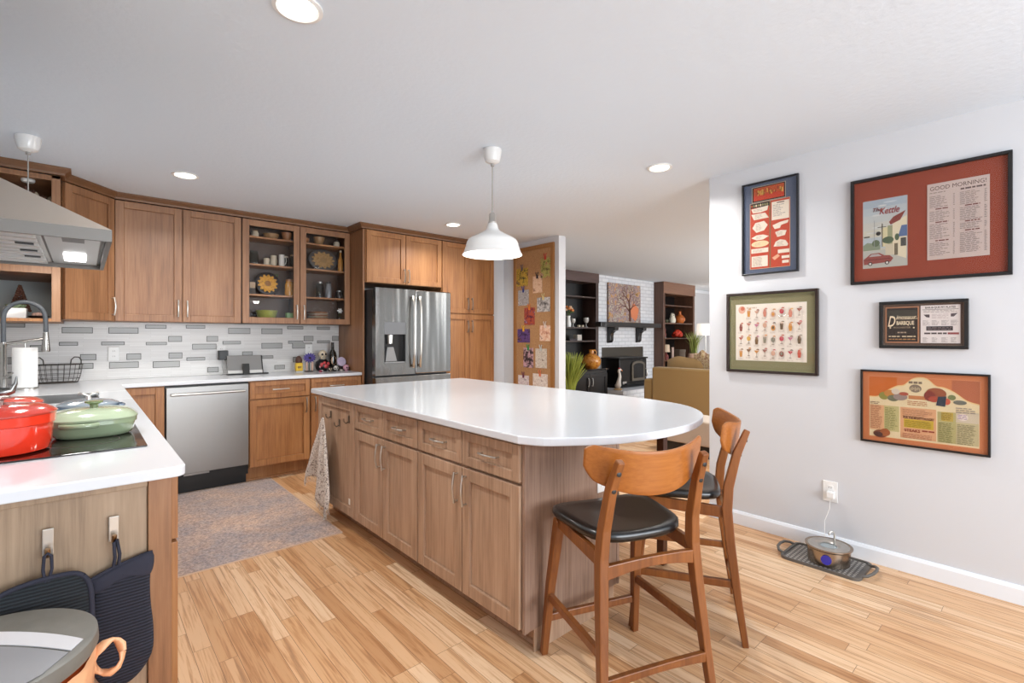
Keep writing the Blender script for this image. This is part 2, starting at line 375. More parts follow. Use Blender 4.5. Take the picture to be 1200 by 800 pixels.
# ---- back run, base cabinets (front at Y=4.785)
YF = 4.785; CT = .942; SB = .911
B = Run((0, YF, 0), (1, 0, 0), (0, -1, 0))
cabinet('base_cabinet', 'lower wooden corner cabinet between the left counter and the dishwasher', B, .20, .492, .13, SB, YB-YF-.01,
        doors=[(.215, .49, .14, .905, None, False)], wood_=CABB, kick=.1)
cabinet('base_cabinet', 'lower wooden cabinet with one drawer right of the dishwasher', B, 1.103, 1.632, .13, SB, YB-YF-.01,
        doors=[(1.106, 1.63, .142, .737, (1.592, .66), False)], drawers=[(1.106, 1.63, .748, .903)], wood_=CABB, kick=.1, dhandle=BRONZE)
cabinet('base_cabinet', 'lower wooden cabinet with one drawer against the refrigerator panel', B, 1.634, 2.147, .13, SB, YB-YF-.01,
        doors=[(1.637, 2.145, .142, .737, (1.675, .66), False)], drawers=[(1.637, 2.145, .748, .903)], wood_=CABB, kick=.1, dhandle=BRONZE)
T = thing('dishwasher', 'stainless steel dishwasher under the back counter', 'dishwasher', (.797, YF, 0)); o = T.location
mb = MB(); B.box(mb, .495, 1.1, -.55, -.006, .09, .905); mb.build('tub', BLACK, T, o)
mb = MB(); B.box(mb, .499, 1.096, -.005, .022, .175, .895); mb.build('door', STEELX, T, o, bev=.004)
mb = MB(); mb.tube([B.p(.53, .052, .835), B.p(1.065, .052, .835)], .011, 12)
for a in (.55, 1.045): mb.tube([B.p(a, .02, .835), B.p(a, .052, .835)], .008, 8)
mb.build('handle', CHROME, T, o)
mb = MB(); B.box(mb, .499, 1.096, -.5, -.06, 0, .172); mb.build('toe_kick', BLACK, T, o)
mb = MB(); B.box(mb, .62, .80, -.03, .012, .158, .174); mb.build('latch_plate', STEELX, T, o)

# ---- counters: back run and left leg in one worktop, with the sink cut out
SX0, SX1, SY0, SY1 = -.47, .07, 3.66, 4.20
mb = MB()
mb.prism([(-.61, 1.655)]+arc(.222-.03, 1.655+.03, .03, -90, 0, 6)+[(.222, SY0), (-.61, SY0)], SB+.001, CT)
mb.box(-.61, SX0, SY0, SY1, SB+.001, CT).box(SX1, .222, SY0, SY1, SB+.001, CT)
mb.prism([(-.61, SY1), (.222, SY1), (.222, 4.752), (2.147, 4.752), (2.147, YB-.002), (-.61, YB-.002)], SB+.001, CT)
single('countertop', 'white quartz worktop running along the sink side and the back wall', 'countertop', mb, QUARTZ, (0, 0, 0), bev=.004)
# left base cabinets and the end panel with the hooks
T = thing('base_cabinet', 'wooden cabinet end under the near left counter carrying the mitt hooks', 'cabinet', (-.2, 1.69, 0)); o = T.location
mb = MB().box(-.61, .185, 1.705, 3.62, .10, SB); mb.build('body', CABB, T, o)
E1 = Run((0, 1.705, 0), (1, 0, 0), (0, -1, 0)); mb = MB(); E1.box(mb, -.61, .135, 0, .006, 0, SB); E1.box(mb, -.61, .135, .006, .016, SB-.02, SB)
mb.build('end_panel', ENDW, T, o, bev=.002)
mb = MB(); E1.box(mb, .136, .1905, 0, .018, 0, SB); mb.build('corner_post', CAB, T, o, bev=.002)
E2 = Run((.187, 0, 0), (0, 1, 0), (1, 0, 0))
for k in range(3):
    mb = MB(); E2.shaker(mb, 1.712+k*.62, 1.712+k*.62+.6, .72, .9, rail=.045); d = mb.build('drawer', CABB, T, o, bev=.002)
    h = MB(); E2.pull(h, 2.01+k*.62, .81, d=.011); h.build('handle', CHROME, d, o)
    mb = MB(); E2.shaker(mb, 1.712+k*.62, 1.712+k*.62+.6, .12, .71); d = mb.build('door', CABB, T, o, bev=.002)
mb = MB().box(-.55, .11, 1.76, 3.6, 0, .099); mb.build('toe_kick', CABB, T, o)
T = thing('base_cabinet', 'wooden sink cabinet under the left counter', 'cabinet', (-.2, 4.2, 0)); o = T.location
mb = MB().box(-.61, SX0-.02, 3.63, 4.77, .1, SB).box(SX0-.02, .165, 3.63, 4.77, .1, .60).box(.14, .185, 3.63, 4.77, .6, SB); mb.build('body', CABB, T, o)
for k in range(2):
    mb = MB(); E2.shaker(mb, 3.64+k*.56, 3.64+k*.56+.55, .12, .9); d = mb.build('door', CABB, T, o, bev=.002)
    h = MB(); E2.pull(h, 4.14+k*.12, .8, vert=True); h.build('handle', CHROME, d, o)

# ---- back run, upper cabinets (front at Y=5.06)
YU = 5.06; U = Run((0, YU, 0), (1, 0, 0), (0, -1, 0)); ZU, ZT = 1.432, 2.415
cabinet('wall_cabinet', 'two-door wooden wall cabinet above the left half of the back counter', U, .186, 1.104, ZU, ZT, YB-YU-.003,
        doors=[(.189, .645, ZU+.003, ZT-.004, (.612, 1.55), False), (.645, 1.101, ZU+.003, ZT-.004, (.678, 1.55), False)])
# glass-door cabinet
T = thing('wall_cabinet', 'glass-door wooden wall cabinet filled with dishes and jars', 'cabinet', (1.625, YU, ZU)); o = T.location
mb = MB(); a0, a1, D = 1.106, 2.146, YB-YU-.003
U.box(mb, a0, a0+.018, -D, -.001, ZU, ZT); U.box(mb, a1-.018, a1, -D, -.001, ZU, ZT); U.box(mb, a0, a1, -D, -.001, ZU, ZU+.018); U.box(mb, a0, a1, -D, -.001, ZT-.018, ZT)
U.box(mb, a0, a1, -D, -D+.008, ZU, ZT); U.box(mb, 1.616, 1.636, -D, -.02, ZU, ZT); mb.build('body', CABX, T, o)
SHELF = (1.715, 2.005, 2.268)
for z in SHELF:
    mb = MB(); U.box(mb, a0+.02, 1.614, -D+.01, -.03, z-.016, z); mb.build('shelf', CABB, T, o)
    mb = MB(); U.box(mb, 1.638, a1-.02, -D+.01, -.03, z-.016, z); mb.build('shelf', CABB, T, o)
for x0, x1, hx in ((1.109, 1.625, 1.592), (1.627, 2.143, 1.660)):
    mb = MB(); U.shaker(mb, x0+.0015, x1-.0015, ZU+.003, ZT-.004, panel=False); d = mb.build('door', CAB, T, o, bev=.0025)
    g = MB(); U.box(g, x0+.052, x1-.052, .006, .010, ZU+.055, ZT-.056); g.build('glass_pane', GLASS, d, o)
    h = MB(); U.pull(h, hx, 1.55, vert=True); h.build('handle', CHROME, d, o)
# diagonal corner cabinet
q = math.sqrt(.5); P0 = V((-.115, 4.715, 0)); P1 = V((.178, 5.05, 0)); ud = (P1-P0).normalized(); nd = V((ud.y, -ud.x, 0)); wd = (P1-P0).length
DG = Run(P0, ud, nd)
T, o = cabinet('wall_cabinet', 'narrow single-door wooden wall cabinet set diagonally in the corner beside the hood', DG, 0, wd, ZU, ZT, .02,
        doors=[(.003, wd-.003, ZU+.003, ZT-.004, (wd-.035, 1.55), False)], body=False)
mb = MB().prism([(-.1135, 4.717), (.176, 5.05), (.184, 5.062), (.184, YB-.004), (-.1135, YB-.004)], ZU, ZT); mb.build('body', CAB, T, o)
# open cabinet over the sink
T = thing('open_cabinet', 'open wooden wall cabinet with shelves behind the hood above the sink', 'cabinet', (-.36, 4.6, 1.42)); o = T.location
N1 = Run((0, 4.585, 0), (1, 0, 0), (0, -1, 0)); D = YB-4.585-.003; mb = MB(); x0, x1 = -.61, -.118
N1.box(mb, x1-.045, x1, -.02, 0, ZU-.02, ZT); N1.box(mb, x1-.018, x1, -D, -.02, ZU-.02, ZT); N1.box(mb, x0, x1, -D, 0, ZT-.02, ZT); N1.box(mb, x0, x0+.02, -D, 0, ZU-.02, ZT)
N1.box(mb, x0, x1-.046, -.02, 0, ZT-.035, ZT-.02); mb.build('body', CAB, T, o, bev=.0015)
mb = MB(); N1.box(mb, x0, x1-.019, -D, -D+.01, ZU-.02, ZT); mb.build('back_panel', mat('pale_grey_panel', '#b4bcbd', .6), T, o)
mb = MB(); N1.box(mb, x0+.021, x1-.019, -D+.011, -.001, ZU-.02, ZU); mb.build('shelf', CABB, T, o)
mb = MB(); N1.box(mb, x0+.021, x1-.046, -D+.011, 0, 1.74, 1.80); mb.build('shelf', CAB, T, o)
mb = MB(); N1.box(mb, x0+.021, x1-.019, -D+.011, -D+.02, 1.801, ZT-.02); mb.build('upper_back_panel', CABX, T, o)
# cornice along all the wall cabinets
def cornice(mb, pts):
    """runs a stepped moulding along a polyline of front corners; outside lies to the left of travel"""
    prof = [(0, ZT+.001), (.022, ZT+.001), (.026, ZT+.014), (.05, CE-.016), (.056, CE-.012), (.056, CE-.001), (0, CE-.001)]
    P = [V(p).to_2d() for p in pts]; rows = []
    for i, p in enumerate(P):
        d0 = (P[i]-P[i-1]).normalized() if i else (P[1]-P[0]).normalized(); d1 = (P[i+1]-P[i]).normalized() if i < len(P)-1 else d0
        n0 = V((d0.y, -d0.x)); n1 = V((d1.y, -d1.x)); b = (n0+n1).normalized(); k = 1/max(.3, b.dot(n0))
        rows.append([(p.x+b.x*k*a, p.y+b.y*k*a, z) for a, z in prof])
    n = len(prof)
    for i in range(len(rows)-1):
        mb.add(rows[i]+rows[i+1], [(j, (j+1) % n, n+(j+1) % n, n+j) for j in range(n)])
    mb.add(rows[0], [tuple(range(n))]); mb.add(rows[-1], [tuple(range(n))[::-1]])
PX, YFR, XPA = 2.166, 4.737, 3.875
mb = MB(); cornice(mb, [(-.61, 4.565, 0), (-.118, 4.565, 0), (-.118, 4.70, 0), (.18, 5.04, 0), (2.144, 5.04, 0), (2.144, 4.725, 0), (XPA, 4.725, 0)])
single('cornice', 'dark wooden cornice moulding along the tops of the wall cabinets', 'moulding', mb, CROWN, (0, 0, 0))

# ---- refrigerator bay and pantry
T = thing('refrigerator_end_panel', 'tall wooden side panel left of the refrigerator', 'panel', (PX, YFR, 0)); o = T.location
mb = MB().box(PX-.018, PX, YFR, YB-.003, 0, ZT); mb.build('panel', CAB, T, o, bev=.001)
F = Run((0, YFR, 0), (1, 0, 0), (0, -1, 0))
cabinet('wall_cabinet', 'short two-door wooden cabinet above the refrigerator', F, PX+.002, 3.096, 1.868, ZT, YB-YFR-.003,
        doors=[(PX+.012, 2.632, 1.872, ZT-.004, (2.606, 1.965), False), (2.632, 3.094, 1.872, ZT-.004, (2.66, 1.965), False)], wood_=CABB, handle=BRONZE)
cabinet('pantry_cabinet', 'tall four-door wooden pantry cabinet right of the refrigerator', F, 3.098, XPA, .1, ZT, YB-YFR-.003,
        doors=[(3.101, 3.487, 1.585, ZT-.004, (3.455, 1.70), False), (3.487, 3.873, 1.585, ZT-.004, (3.519, 1.70), False),
               (3.101, 3.487, .115, 1.57, (3.455, 1.43), False), (3.487, 3.873, .115, 1.57, (3.519, 1.43), False)], wood_=CABB, kick=.06, handle=BRONZE)
struct('trim_1', MB().box(XPA+.001, XP-.002, YFR+.03, YB, 0, CE), WALL, 'white filler wall beside the pantry', 'wall')

T = thing('refrigerator', 'stainless french-door refrigerator with a water dispenser', 'refrigerator', (2.63, 4.6, 0)); o = T.location
SIDE = mat('grey_fridge_side', '#3b3c3e', .45, .3)
mb = MB().box(2.185, 3.08, 4.60, 5.25, .02, 1.79); mb.build('body', SIDE, T, o, bev=.004)
FR = Run((0, 4.59, 0), (1, 0, 0), (0, -1, 0))
DX0, DX1, DZ0, DZ1 = 2.275, 2.515, 1.035, 1.455     # dispenser bay
mb = MB(); z0, z1 = .915, 1.80
for x0, x1, y0, y1 in ((2.180, DX0, z0, z1), (DX1, 2.628, z0, z1), (DX0, DX1, z0, DZ0), (DX0, DX1, DZ1, z1)): FR.box(mb, x0, x1, 0, .075, y0, y1)
FR.box(mb, DX0, DX1, 0, .015, DZ0, DZ1)
d1 = mb.build('left_door', STEEL, T, o); d1['label'] = 'left door with the dispenser'
mb = MB(); FR.box(mb, 2.634, 3.082, 0, .075, z0, z1); d2 = mb.build('right_door', STEEL, T, o, bev=.01)
mb = MB(); FR.box(mb, 2.180, 3.082, 0, .075, .38, .900); d3 = mb.build('freezer_drawer', STEEL, T, o, bev=.01)
mb = MB(); FR.box(mb, 2.180, 3.082, 0, .06, .06, .370); mb.build('lower_drawer', STEEL, T, o, bev=.01)
for dr, a in ((d1, 2.592), (d2, 2.670)):
    mb = MB(); mb.tube([FR.p(a, .076, 1.70), FR.p(a, .105, 1.73), FR.p(a, .125, 1.60), FR.p(a, .132, 1.37), FR.p(a, .125, 1.14), FR.p(a, .105, .985), FR.p(a, .076, 1.01)], .012, 10)
    mb.build('handle', CHROME, dr, o)
mb = MB(); mb.tube([FR.p(2.24, .125, .82), FR.p(3.02, .125, .82)], .012, 10)
for a in (2.3, 2.96): mb.tube([FR.p(a, .07, .82), FR.p(a, .125, .82)], .009, 8)
mb.build('handle', CHROME, d3, o)
mb = MB(); FR.box(mb, DX0+.001, DX1-.001, .016, .077, 1.33, DZ1-.001); mb.build('control_panel', mat('grey_control_panel', '#77787a', .35, .6), d1, o, bev=.002)
mb = MB(); FR.box(mb, DX0+.002, DX1-.002, .0155, .020, DZ0+.002, 1.328); mb.build('dispenser_recess', BLACK, d1, o)
mb = MB(); mb.ext([FR.p(DX0+.03, .02, DZ0+.02), FR.p(DX0+.16, .02, DZ0+.02), FR.p(DX0+.12, .02, 1.2), FR.p(DX0+.05, .02, 1.2)], FR.n*.02)
FR.box(mb, DX0+.004, DX1-.004, .02, .07, DZ0+.002, DZ0+.014); mb.build('drip_paddle', mat('grey_paddle', '#8c8c8c', .4, .4), d1, o)
mb = MB(); mb.lathe([(.0, 0), (.03, 0), (.034, .09), (.0, .09)], FR.p(DX0+.075, .045, 1.235), 16); mb.build('spout', CHROME, d1, o)

# ---- backsplash
TL = brick_mat('white_linear_mosaic', '#d7d6d4', '#cccac8', '#bfbebc', .30, .0155, .0011, 'xz', .3, .25, .5)
TILE = mat('grey_glass_tile', '#9c9c99', .3); GROUT = mat('dark_tile_edge', '#3b3936', .5)
mb = MB().box(-.61, PX-.02, YB-.008, YB-.0005, CT+.001, ZU-.021).box(-.112, PX-.02, YB-.008, YB-.0005, ZU-.021, ZU-.001)
AC = [(-.126,.056,1.34,1.381),(.165,.359,1.339,1.382),(.416,.56,1.384,1.409),(.716,.86,1.388,1.411),(.583,.677,1.265,1.308),(.88,.966,1.264,1.308),(-.142,-.036,1.238,1.26),(.118,.264,1.239,1.26),(.42,.563,1.236,1.255),(.766,.952,1.191,1.235),(-.015,.078,1.115,1.158),(.285,.378,1.111,1.155),(.585,.68,1.112,1.157),(.721,.86,1.088,1.11),(-.02,.06,1.045,1.084),(.169,.361,1.04,1.086),(.469,.66,1.033,1.082),(.885,.971,.972,1.012),
      (1.061,1.246,1.339,1.387),(1.357,1.547,1.338,1.386),(1.604,1.757,1.39,1.413),(1.909,2.042,1.387,1.411),(1.013,1.161,1.237,1.26),(1.613,1.757,1.238,1.26),(1.771,1.863,1.263,1.31),(1.911,2.042,1.239,1.261),(1.357,1.547,1.189,1.238),(1.654,1.849,1.187,1.238),(1.182,1.267,1.124,1.155),(1.36,1.459,1.089,1.11),(1.479,1.571,.975,1.009),(1.661,1.709,1.041,1.088),(2.076,2.14,1.265,1.31),(-.442,-.344,1.384,1.41),(-.309,-.244,1.191,1.236),(-.5,-.41,1.1,1.145),(-.55,-.40,.99,1.03)]
for x0, x1, z0, z1 in AC:
    mb.box(x0-.0045, x1+.0045, YB-.0092, YB-.008, z0-.0045, z1+.0045, 1); mb.box(x0, x1, YB-.0125, YB-.0092, z0, z1, 2)
single('backsplash', 'pale mosaic tile backsplash with grey glass accent tiles', 'backsplash', mb, [TL, GROUT, TILE], (0, 0, 0))
def outlet(name, label, run, a, z, slots=2, plate_w=.072, plate_h=.118):
    o = run.p(a, 0, z); T = thing(name, label, 'outlet', o)
    mb = MB(); run.box(mb, a-plate_w/2, a+plate_w/2, .0005, .006, z-plate_h/2, z+plate_h/2); mb.build('plate', WHITE, T, o, bev=.002)
    for k in (-.022, .022):
        mb = MB(); c = run.p(a, .006, z+k)
        run.box(mb, a-.016, a+.016, .006, .008, z+k-.015, z+k+.015)
        for e in (-.006, .006): run.box(mb, a+e-.001, a+e+.001, .008, .0085, z+k-.002, z+k+.008, 1)
        mb.build('socket', [WHITE, BLACK], T, o)
    return T
WB = Run((0, YB-.0128, 0), (1, 0, 0), (0, -1, 0))
outlet('wall_outlet', 'white double outlet on the backsplash right of the wire basket', WB, .195, 1.16)
outlet('wall_outlet', 'white outlet on the backsplash above the tablet charger', WB, .995, 1.165)
outlet('wall_outlet', 'white outlet on the backsplash behind the purple figurine', WB, 1.815, 1.165)
# ================================================================== island
I = Run((1.345, 0, 0), (0, -1, 0), (-1, 0, 0))      # along the front a = -Y
def isl(name, label, y0, y1, **k): return cabinet(name, label, I, -y1, -y0, .105, .875, .60, wood_=ISL, kick=.10, **k)
IS = 'island cabinets'
isl('island_cabinet', 'island cabinet with two drawers and two doors at the end beside the bar stools', 1.452, 2.253,
    doors=[(-2.25, -1.851, .115, .700, (-1.885, .60), False), (-1.851, -1.452, .115, .700, (-1.817, .60), False)],
    drawers=[(-2.25, -1.851, .714, .868), (-1.851, -1.452, .714, .868)])
isl('island_cabinet', 'island cabinet with two drawers and two doors next to the towel panel', 2.255, 3.052,
    doors=[(-3.05, -2.652, .115, .700, (-2.686, .60), False), (-2.652, -2.256, .115, .700, (-2.618, .60), False)],
    drawers=[(-3.05, -2.652, .714, .868), (-2.652, -2.256, .714, .868)])
T, o = isl('island_cabinet', 'far island cabinet with one tall panel door carrying the three hooks', 3.054, 3.70,
    doors=[(-3.697, -3.056, .115, .868, None, False)])
door = [c for c in T.children if c.name.startswith('door')][0]
mb = MB(); I.box(mb, -3.16, -3.10, .0115, .0125, .185, .225); mb.build('sticker', PAPER, door, o)
hookxy = ((3.47, .745), (3.315, .705), (3.155, .75))
for y, z in hookxy:
    mb = MB(); c = I.p(-y, .012, z)
    mb.obox(c+V((0, -.009, -.02)), (0, .018, 0), (0, 0, .05), (-.004, 0, 0))
    mb.tube([c+V((-.004, 0, -.012)), c+V((-.022, 0, -.02)), c+V((-.034, 0, -.008)), c+V((-.036, 0, .012))], .0045, 8)
    mb.build('coat_hook', BRONZE, door, o)
# end and back panels
ENDI = wood('brown_island_end_wood', [(.34, '#735948'), (.5, '#937766'), (.68, '#aa8f7c')])
T = thing('island_end_panel', 'brown wooden end panel of the island behind the near bar stool', 'panel', (1.66, 1.44, 0)); o = T.location
mb = MB().box(1.338, 1.972, 1.438, 1.450, .10, .8755).box(1.338, 1.36, 1.434, 1.438, .10, .8755).box(1.955, 1.972, 1.434, 1.438, .10, .8755)
mb.build('panel', ENDI, T, o, bev=.0015)
mb = MB().box(1.40, 1.94, 1.4505, 1.4515, .05, .0995).box(1.40, 1.94, 1.4505, 1.4515, 0, .05) if False else MB().box(1.40, 1.94, 1.444, 1.4505, 0, .099); mb.build('toe_kick', ISL, T, o)
EP = Run((0, 1.4378, 0), (1, 0, 0), (0, -1, 0))
outlet('wall_outlet', 'white outlet on the island end panel partly behind the near stool back', EP, 1.845, .635, plate_w=.085)
# worktop with the rounded end
raw = [(1.296, 1.43), (1.345, 1.335), (1.44, 1.262), (1.52, 1.205), (1.64, 1.148), (1.84, 1.107), (2.05, 1.107), (2.24, 1.150), (2.38, 1.212), (2.49, 1.295), (2.60, 1.425), (2.665, 1.60), (2.70, 1.85), (2.71, 2.3)]
def catmull(P, n=4):
    out = []
    for i in range(len(P)-1):
        a, b, c, d = [V(P[max(0, min(len(P)-1, i+k))]) for k in (-1, 0, 1, 2)]
        for j in range(n):
            t = j/n; out.append(tuple(.5*((2*b)+(c-a)*t+(2*a-5*b+4*c-d)*t*t+(-a+3*b-3*c+d)*t**3)))
    return out+[tuple(P[-1])]
poly = catmull(raw)+[(2.71, 3.77), (2.69, 3.79), (1.316, 3.79), (1.296, 3.77)]
single('island_countertop', 'large white quartz island top with a rounded seating end', 'countertop', MB().prism(poly, .880, .914), QUARTZ, (0, 0, 0), bev=.005)
T = thing('support_leg', 'slim dark wooden leg under the overhanging end of the island top', 'support leg', (2.50, 1.52, 0))
mb = MB().beam([(0, 0, 0), (0, 0, .8795)], .045, .045, (1, 0, 0)); mb.build('post', mat('dark_walnut_leg', '#4b2614', .4), T, bev=.004)
mb = MB().box(-.06, .06, -.06, .06, .868, .8797); mb.build('mounting_plate', BLKM, T)
# towel on the first hook
TOW = speckle('speckled_towel', ['#8d8079', '#d9d1c8', '#f2ede6', '#b8aca2', '#ece6de', '#7d716a'], 60, .95, 'hard')
y0, z0 = hookxy[0]
def cloth(u, v):
    # u across, v down
    w = .012+.20*min(1, v*1.15)**.85; a = (u-.5)*2
    y = y0+.03*v+a*w*1.12+.08*v*v; drop = .57*v-.10*v*(1-abs(a))*0+.10*v*math.sin(u*5.4+.4)*v
    x = 1.305-.024*math.sin(u*15+.6)*min(1, v*2.2)-.030*(1-v*.2)-.012*math.sin(u*7)*v
    return (x, y, z0-.012-drop)
mb = MB().grid(cloth, 48, 26)
T = thing('dish_towel', 'speckled grey and white dish towel hanging from the first island hook', 'towel', (1.27, y0, .1)); o = T.location
mb.build('cloth', TOW, T, o, solid=.004)
mb = MB()
for i in range(60):
    p = V(cloth(i/59, 1)); mb.tube([p, p+V((random.uniform(-.006, .006), random.uniform(-.008, .008), -.022)), p+V((random.uniform(-.008, .008), random.uniform(-.012, .012), -.045))], .0014, 4)
mb.build('fringe', TOW, T, o)

# ================================================================== bar stools
TEAK = wood('teak_stool_wood', [(.3, '#5c2f13'), (.5, '#7b4720'), (.72, '#965c2d')], rough=.34, fine=60)
PLY = wood('teak_backrest_veneer', [(.3, '#83481c'), (.5, '#9f5f28'), (.72, '#b37236')], axis='x', rough=.3, fine=120)
VINYL = mat('black_vinyl', '#0b0b0c', .32, coat=.25, bump=.08, bscale=300)
def make_stool(label):
    T = thing('bar_stool', label, 'stool', (0, 0, 0), 0, 'teak bar stools')
    sd = (1, 0, 0)
    for sx in (-1, 1):
        mb = MB().beam([(sx*.222, .235, 0), (sx*.205, .205, .30), (sx*.185, .165, .575)], [.028, .034, .038], [.026, .034, .040], sd); mb.build('front_leg', TEAK, T, bev=.004)
        pts = [(sx*.226, -.235, 0), (sx*.214, -.205, .20), (sx*.200, -.178, .42), (sx*.192, -.165, .56), (sx*.186, -.172, .66), (sx*.180, -.205, .80), (sx*.172, -.248, .905)]
        mb = MB().beam(pts, [.028, .032, .036, .036, .034, .031, .027], [.026, .032, .038, .042, .040, .034, .024], sd); mb.build('back_leg', TEAK, T, bev=.004)
        mb = MB().beam([(sx*.186, .17, .567), (sx*.190, -.155, .548)], .022, .048, sd); mb.build('side_rail', TEAK, T, bev=.003)
        mb = MB().beam([(sx*.208, .212, .25), (sx*.210, -.198, .25)], .020, .032, sd); mb.build('side_stretcher', TEAK, T, bev=.003)
        for z in (.862, .80):
            y = -.2445 if z > .85 else -.2215
            mb = MB().lathe([(0, .0), (.0085, .0), (.0085, .003), (0, .004)], (sx*(.1755 if z > .85 else .180), y, z), 12, 0, axis='y'); mb.build('peg', BLACK, T)
    mb = MB().beam([(-.186, .168, .567), (.186, .168, .567)], .022, .046, (0, 1, 0)); mb.build('front_rail', TEAK, T, bev=.003)
    mb = MB().beam([(-.212, .222, .155), (.212, .222, .155)], .020, .030, (0, 1, 0)); mb.build('front_stretcher', TEAK, T, bev=.003)
    n = 8; P = [(-.196+.392*i/n, -.176, .512+.014*math.sin(math.pi*i/n)) for i in range(n+1)]
    mb = MB().beam(P, .022, [.050-.016*math.sin(math.pi*i/n) for i in range(n+1)], (0, 1, 0)); mb.build('back_rail', TEAK, T, bev=.003)
    P = [(-.216+.432*i/n, -.213, .165+.008*math.sin(math.pi*i/n)) for i in range(n+1)]
    mb = MB().beam(P, .020, [.036-.010*math.sin(math.pi*i/n) for i in range(n+1)], (0, 1, 0)); mb.build('back_stretcher', TEAK, T, bev=.003)
    # seat pad: rounded, dished, wider in front
    def outline(a):
        c, s_ = math.cos(a), math.sin(a); k = (abs(c)**4.2+abs(s_)**4.2)**(-1/4.2); x, y = c*k, s_*k
        return x*(.215+.022*y), y*.185+.035-.02*(1-x*x)*(y < 0)*0
    nr, na = 7, 40; Pv = []; Fv = []
    rings = [(.0, .610), (.45, .611), (.8, .617), (.95, .619), (1.0, .612), (1.0, .596), (.97, .586), (0, .586)]
    for r, z in rings:
        for j in range(na):
            x, y = outline(2*math.pi*j/na); zz = z+(.012*(x/.22)**2 if z > .6 else .010*(x/.22)**2)*r
            Pv.append((x*max(r, .002), (y-.035)*max(r, .002)+.035, zz))
    for i in range(len(rings)-1):
        for j in range(na): Fv.append((i*na+j, i*na+(j+1) % na, (i+1)*na+(j+1) % na, (i+1)*na+j))
    MB().add(Pv, [f[::-1] for f in Fv], 0, True).build('seat', VINYL, T)
    # curved plywood backrest
    def shell(u, v, off):
        s_ = (u-.5)*2; e = abs(s_)
        top = .922+.030*s_*s_-.022*(max(0, e-.86)/.14)**2; bot = .768+.068*e**2.2+.034*(max(0, e-.84)/.16)**2
        z = bot+(top-bot)*v; lean = -(z-.78)*.13
        return (.246*s_, -.212+.092*s_*s_+lean+off, z)
    mb = MB(); nu, nv = 72, 8
    A = [shell(i/nu, j/nv, 0) for i in range(nu+1) for j in range(nv+1)]; Bk = [shell(i/nu, j/nv, -.013) for i in range(nu+1) for j in range(nv+1)]
    N_ = len(A); F_ = []
    for i in range(nu):
        for j in range(nv):
            q_ = (i*(nv+1)+j, (i+1)*(nv+1)+j, (i+1)*(nv+1)+j+1, i*(nv+1)+j+1); F_.append(q_[::-1]); F_.append(tuple(N_+k for k in q_))
    edge = [i*(nv+1) for i in range(nu+1)]+[nu*(nv+1)+j for j in range(1, nv+1)]+[i*(nv+1)+nv for i in range(nu-1, -1, -1)]+[j for j in range(nv-1, 0, -1)]
    for k in range(len(edge)):
        a, b_ = edge[k], edge[(k+1) % len(edge)]; F_.append((a, b_, N_+b_, N_+a))
    mb.add(A+Bk, F_, 0, True); mb.build('backrest', PLY, T, bev=.003)
    return T
s1 = make_stool('teak bar stool with black seat in front of the island, nearest the camera')
s1.location = (1.552, 1.116, 0); s1.rotation_euler = (0, 0, math.atan2(-.35, .935))
s2 = copy_tree(s1)
s2['label'] = 'teak bar stool with black seat at the rounded island end, nearer the picture wall'
s2.location = (2.172, 1.195, 0); s2.rotation_euler = (0, 0, math.atan2(.5, .866))
T = thing('island_back_panel', 'pale wooden back panel of the island under the overhang facing the picture wall', 'panel', (1.96, 2.58, 0))
MB().box(1.9475, 1.972, 1.4515, 3.70, .10, .8755).box(1.947, 1.955, 1.46, 3.69, 0, .0995).build('panel', ISL, T, (1.96, 2.58, 0))

# ================================================================== hood and lights
T = thing('range_hood', 'stainless steel pyramid range hood above the cooktop at the left edge', 'range hood', (-.28, 2.2, 1.585)); o = T.location
HX0, HX1, HY0, HY1, HZ = -.60, .063, 1.83, 2.645, 1.585
mb = MB().box(HX0, HX1, HY0, HY0+.012, HZ, HZ+.034).box(HX1-.012, HX1, HY0+.0121, HY1, HZ, HZ+.034).box(HX0, HX1-.0121, HY1-.012, HY1, HZ, HZ+.034).box(HX0, HX1-.012, HY0+.012, HY1-.012, HZ+.020, HZ+.034)
mb.build('rim', mat('dark_reflection_hood_steel', '#6a6763', .5, .85), T, o)  # rim steel darkened in its colour for the dark floor it mirrors
cx0, cx1, cy0, cy1, cz = -.60, -.30, 2.08, 2.40, HZ+.034+.215
b = [(HX0, HY0, HZ+.034), (HX1, HY0, HZ+.034), (HX1, HY1, HZ+.034), (HX0, HY1, HZ+.034)]; t = [(cx0, cy0, cz), (cx1, cy0, cz), (cx1, cy1, cz), (cx0, cy1, cz)]
mb = MB().add(b+t, [(0, 1, 5, 4), (1, 2, 6, 5), (2, 3, 7, 6), (4, 5, 6, 7)]); mb.build('canopy', mat('satin_hood_steel', '#b5aca3', .42, .85), T, o)
mb = MB().box(cx0, cx1, cy0, cy1, cz+.001, CE-.001); mb.build('chimney', STEEL, T, o)
FILT = mat('aluminium_filter', '#b9b9b7', .35, .8); FS = mat('filter_slot', '#6d6d6c', .5, .5)
LP = .035
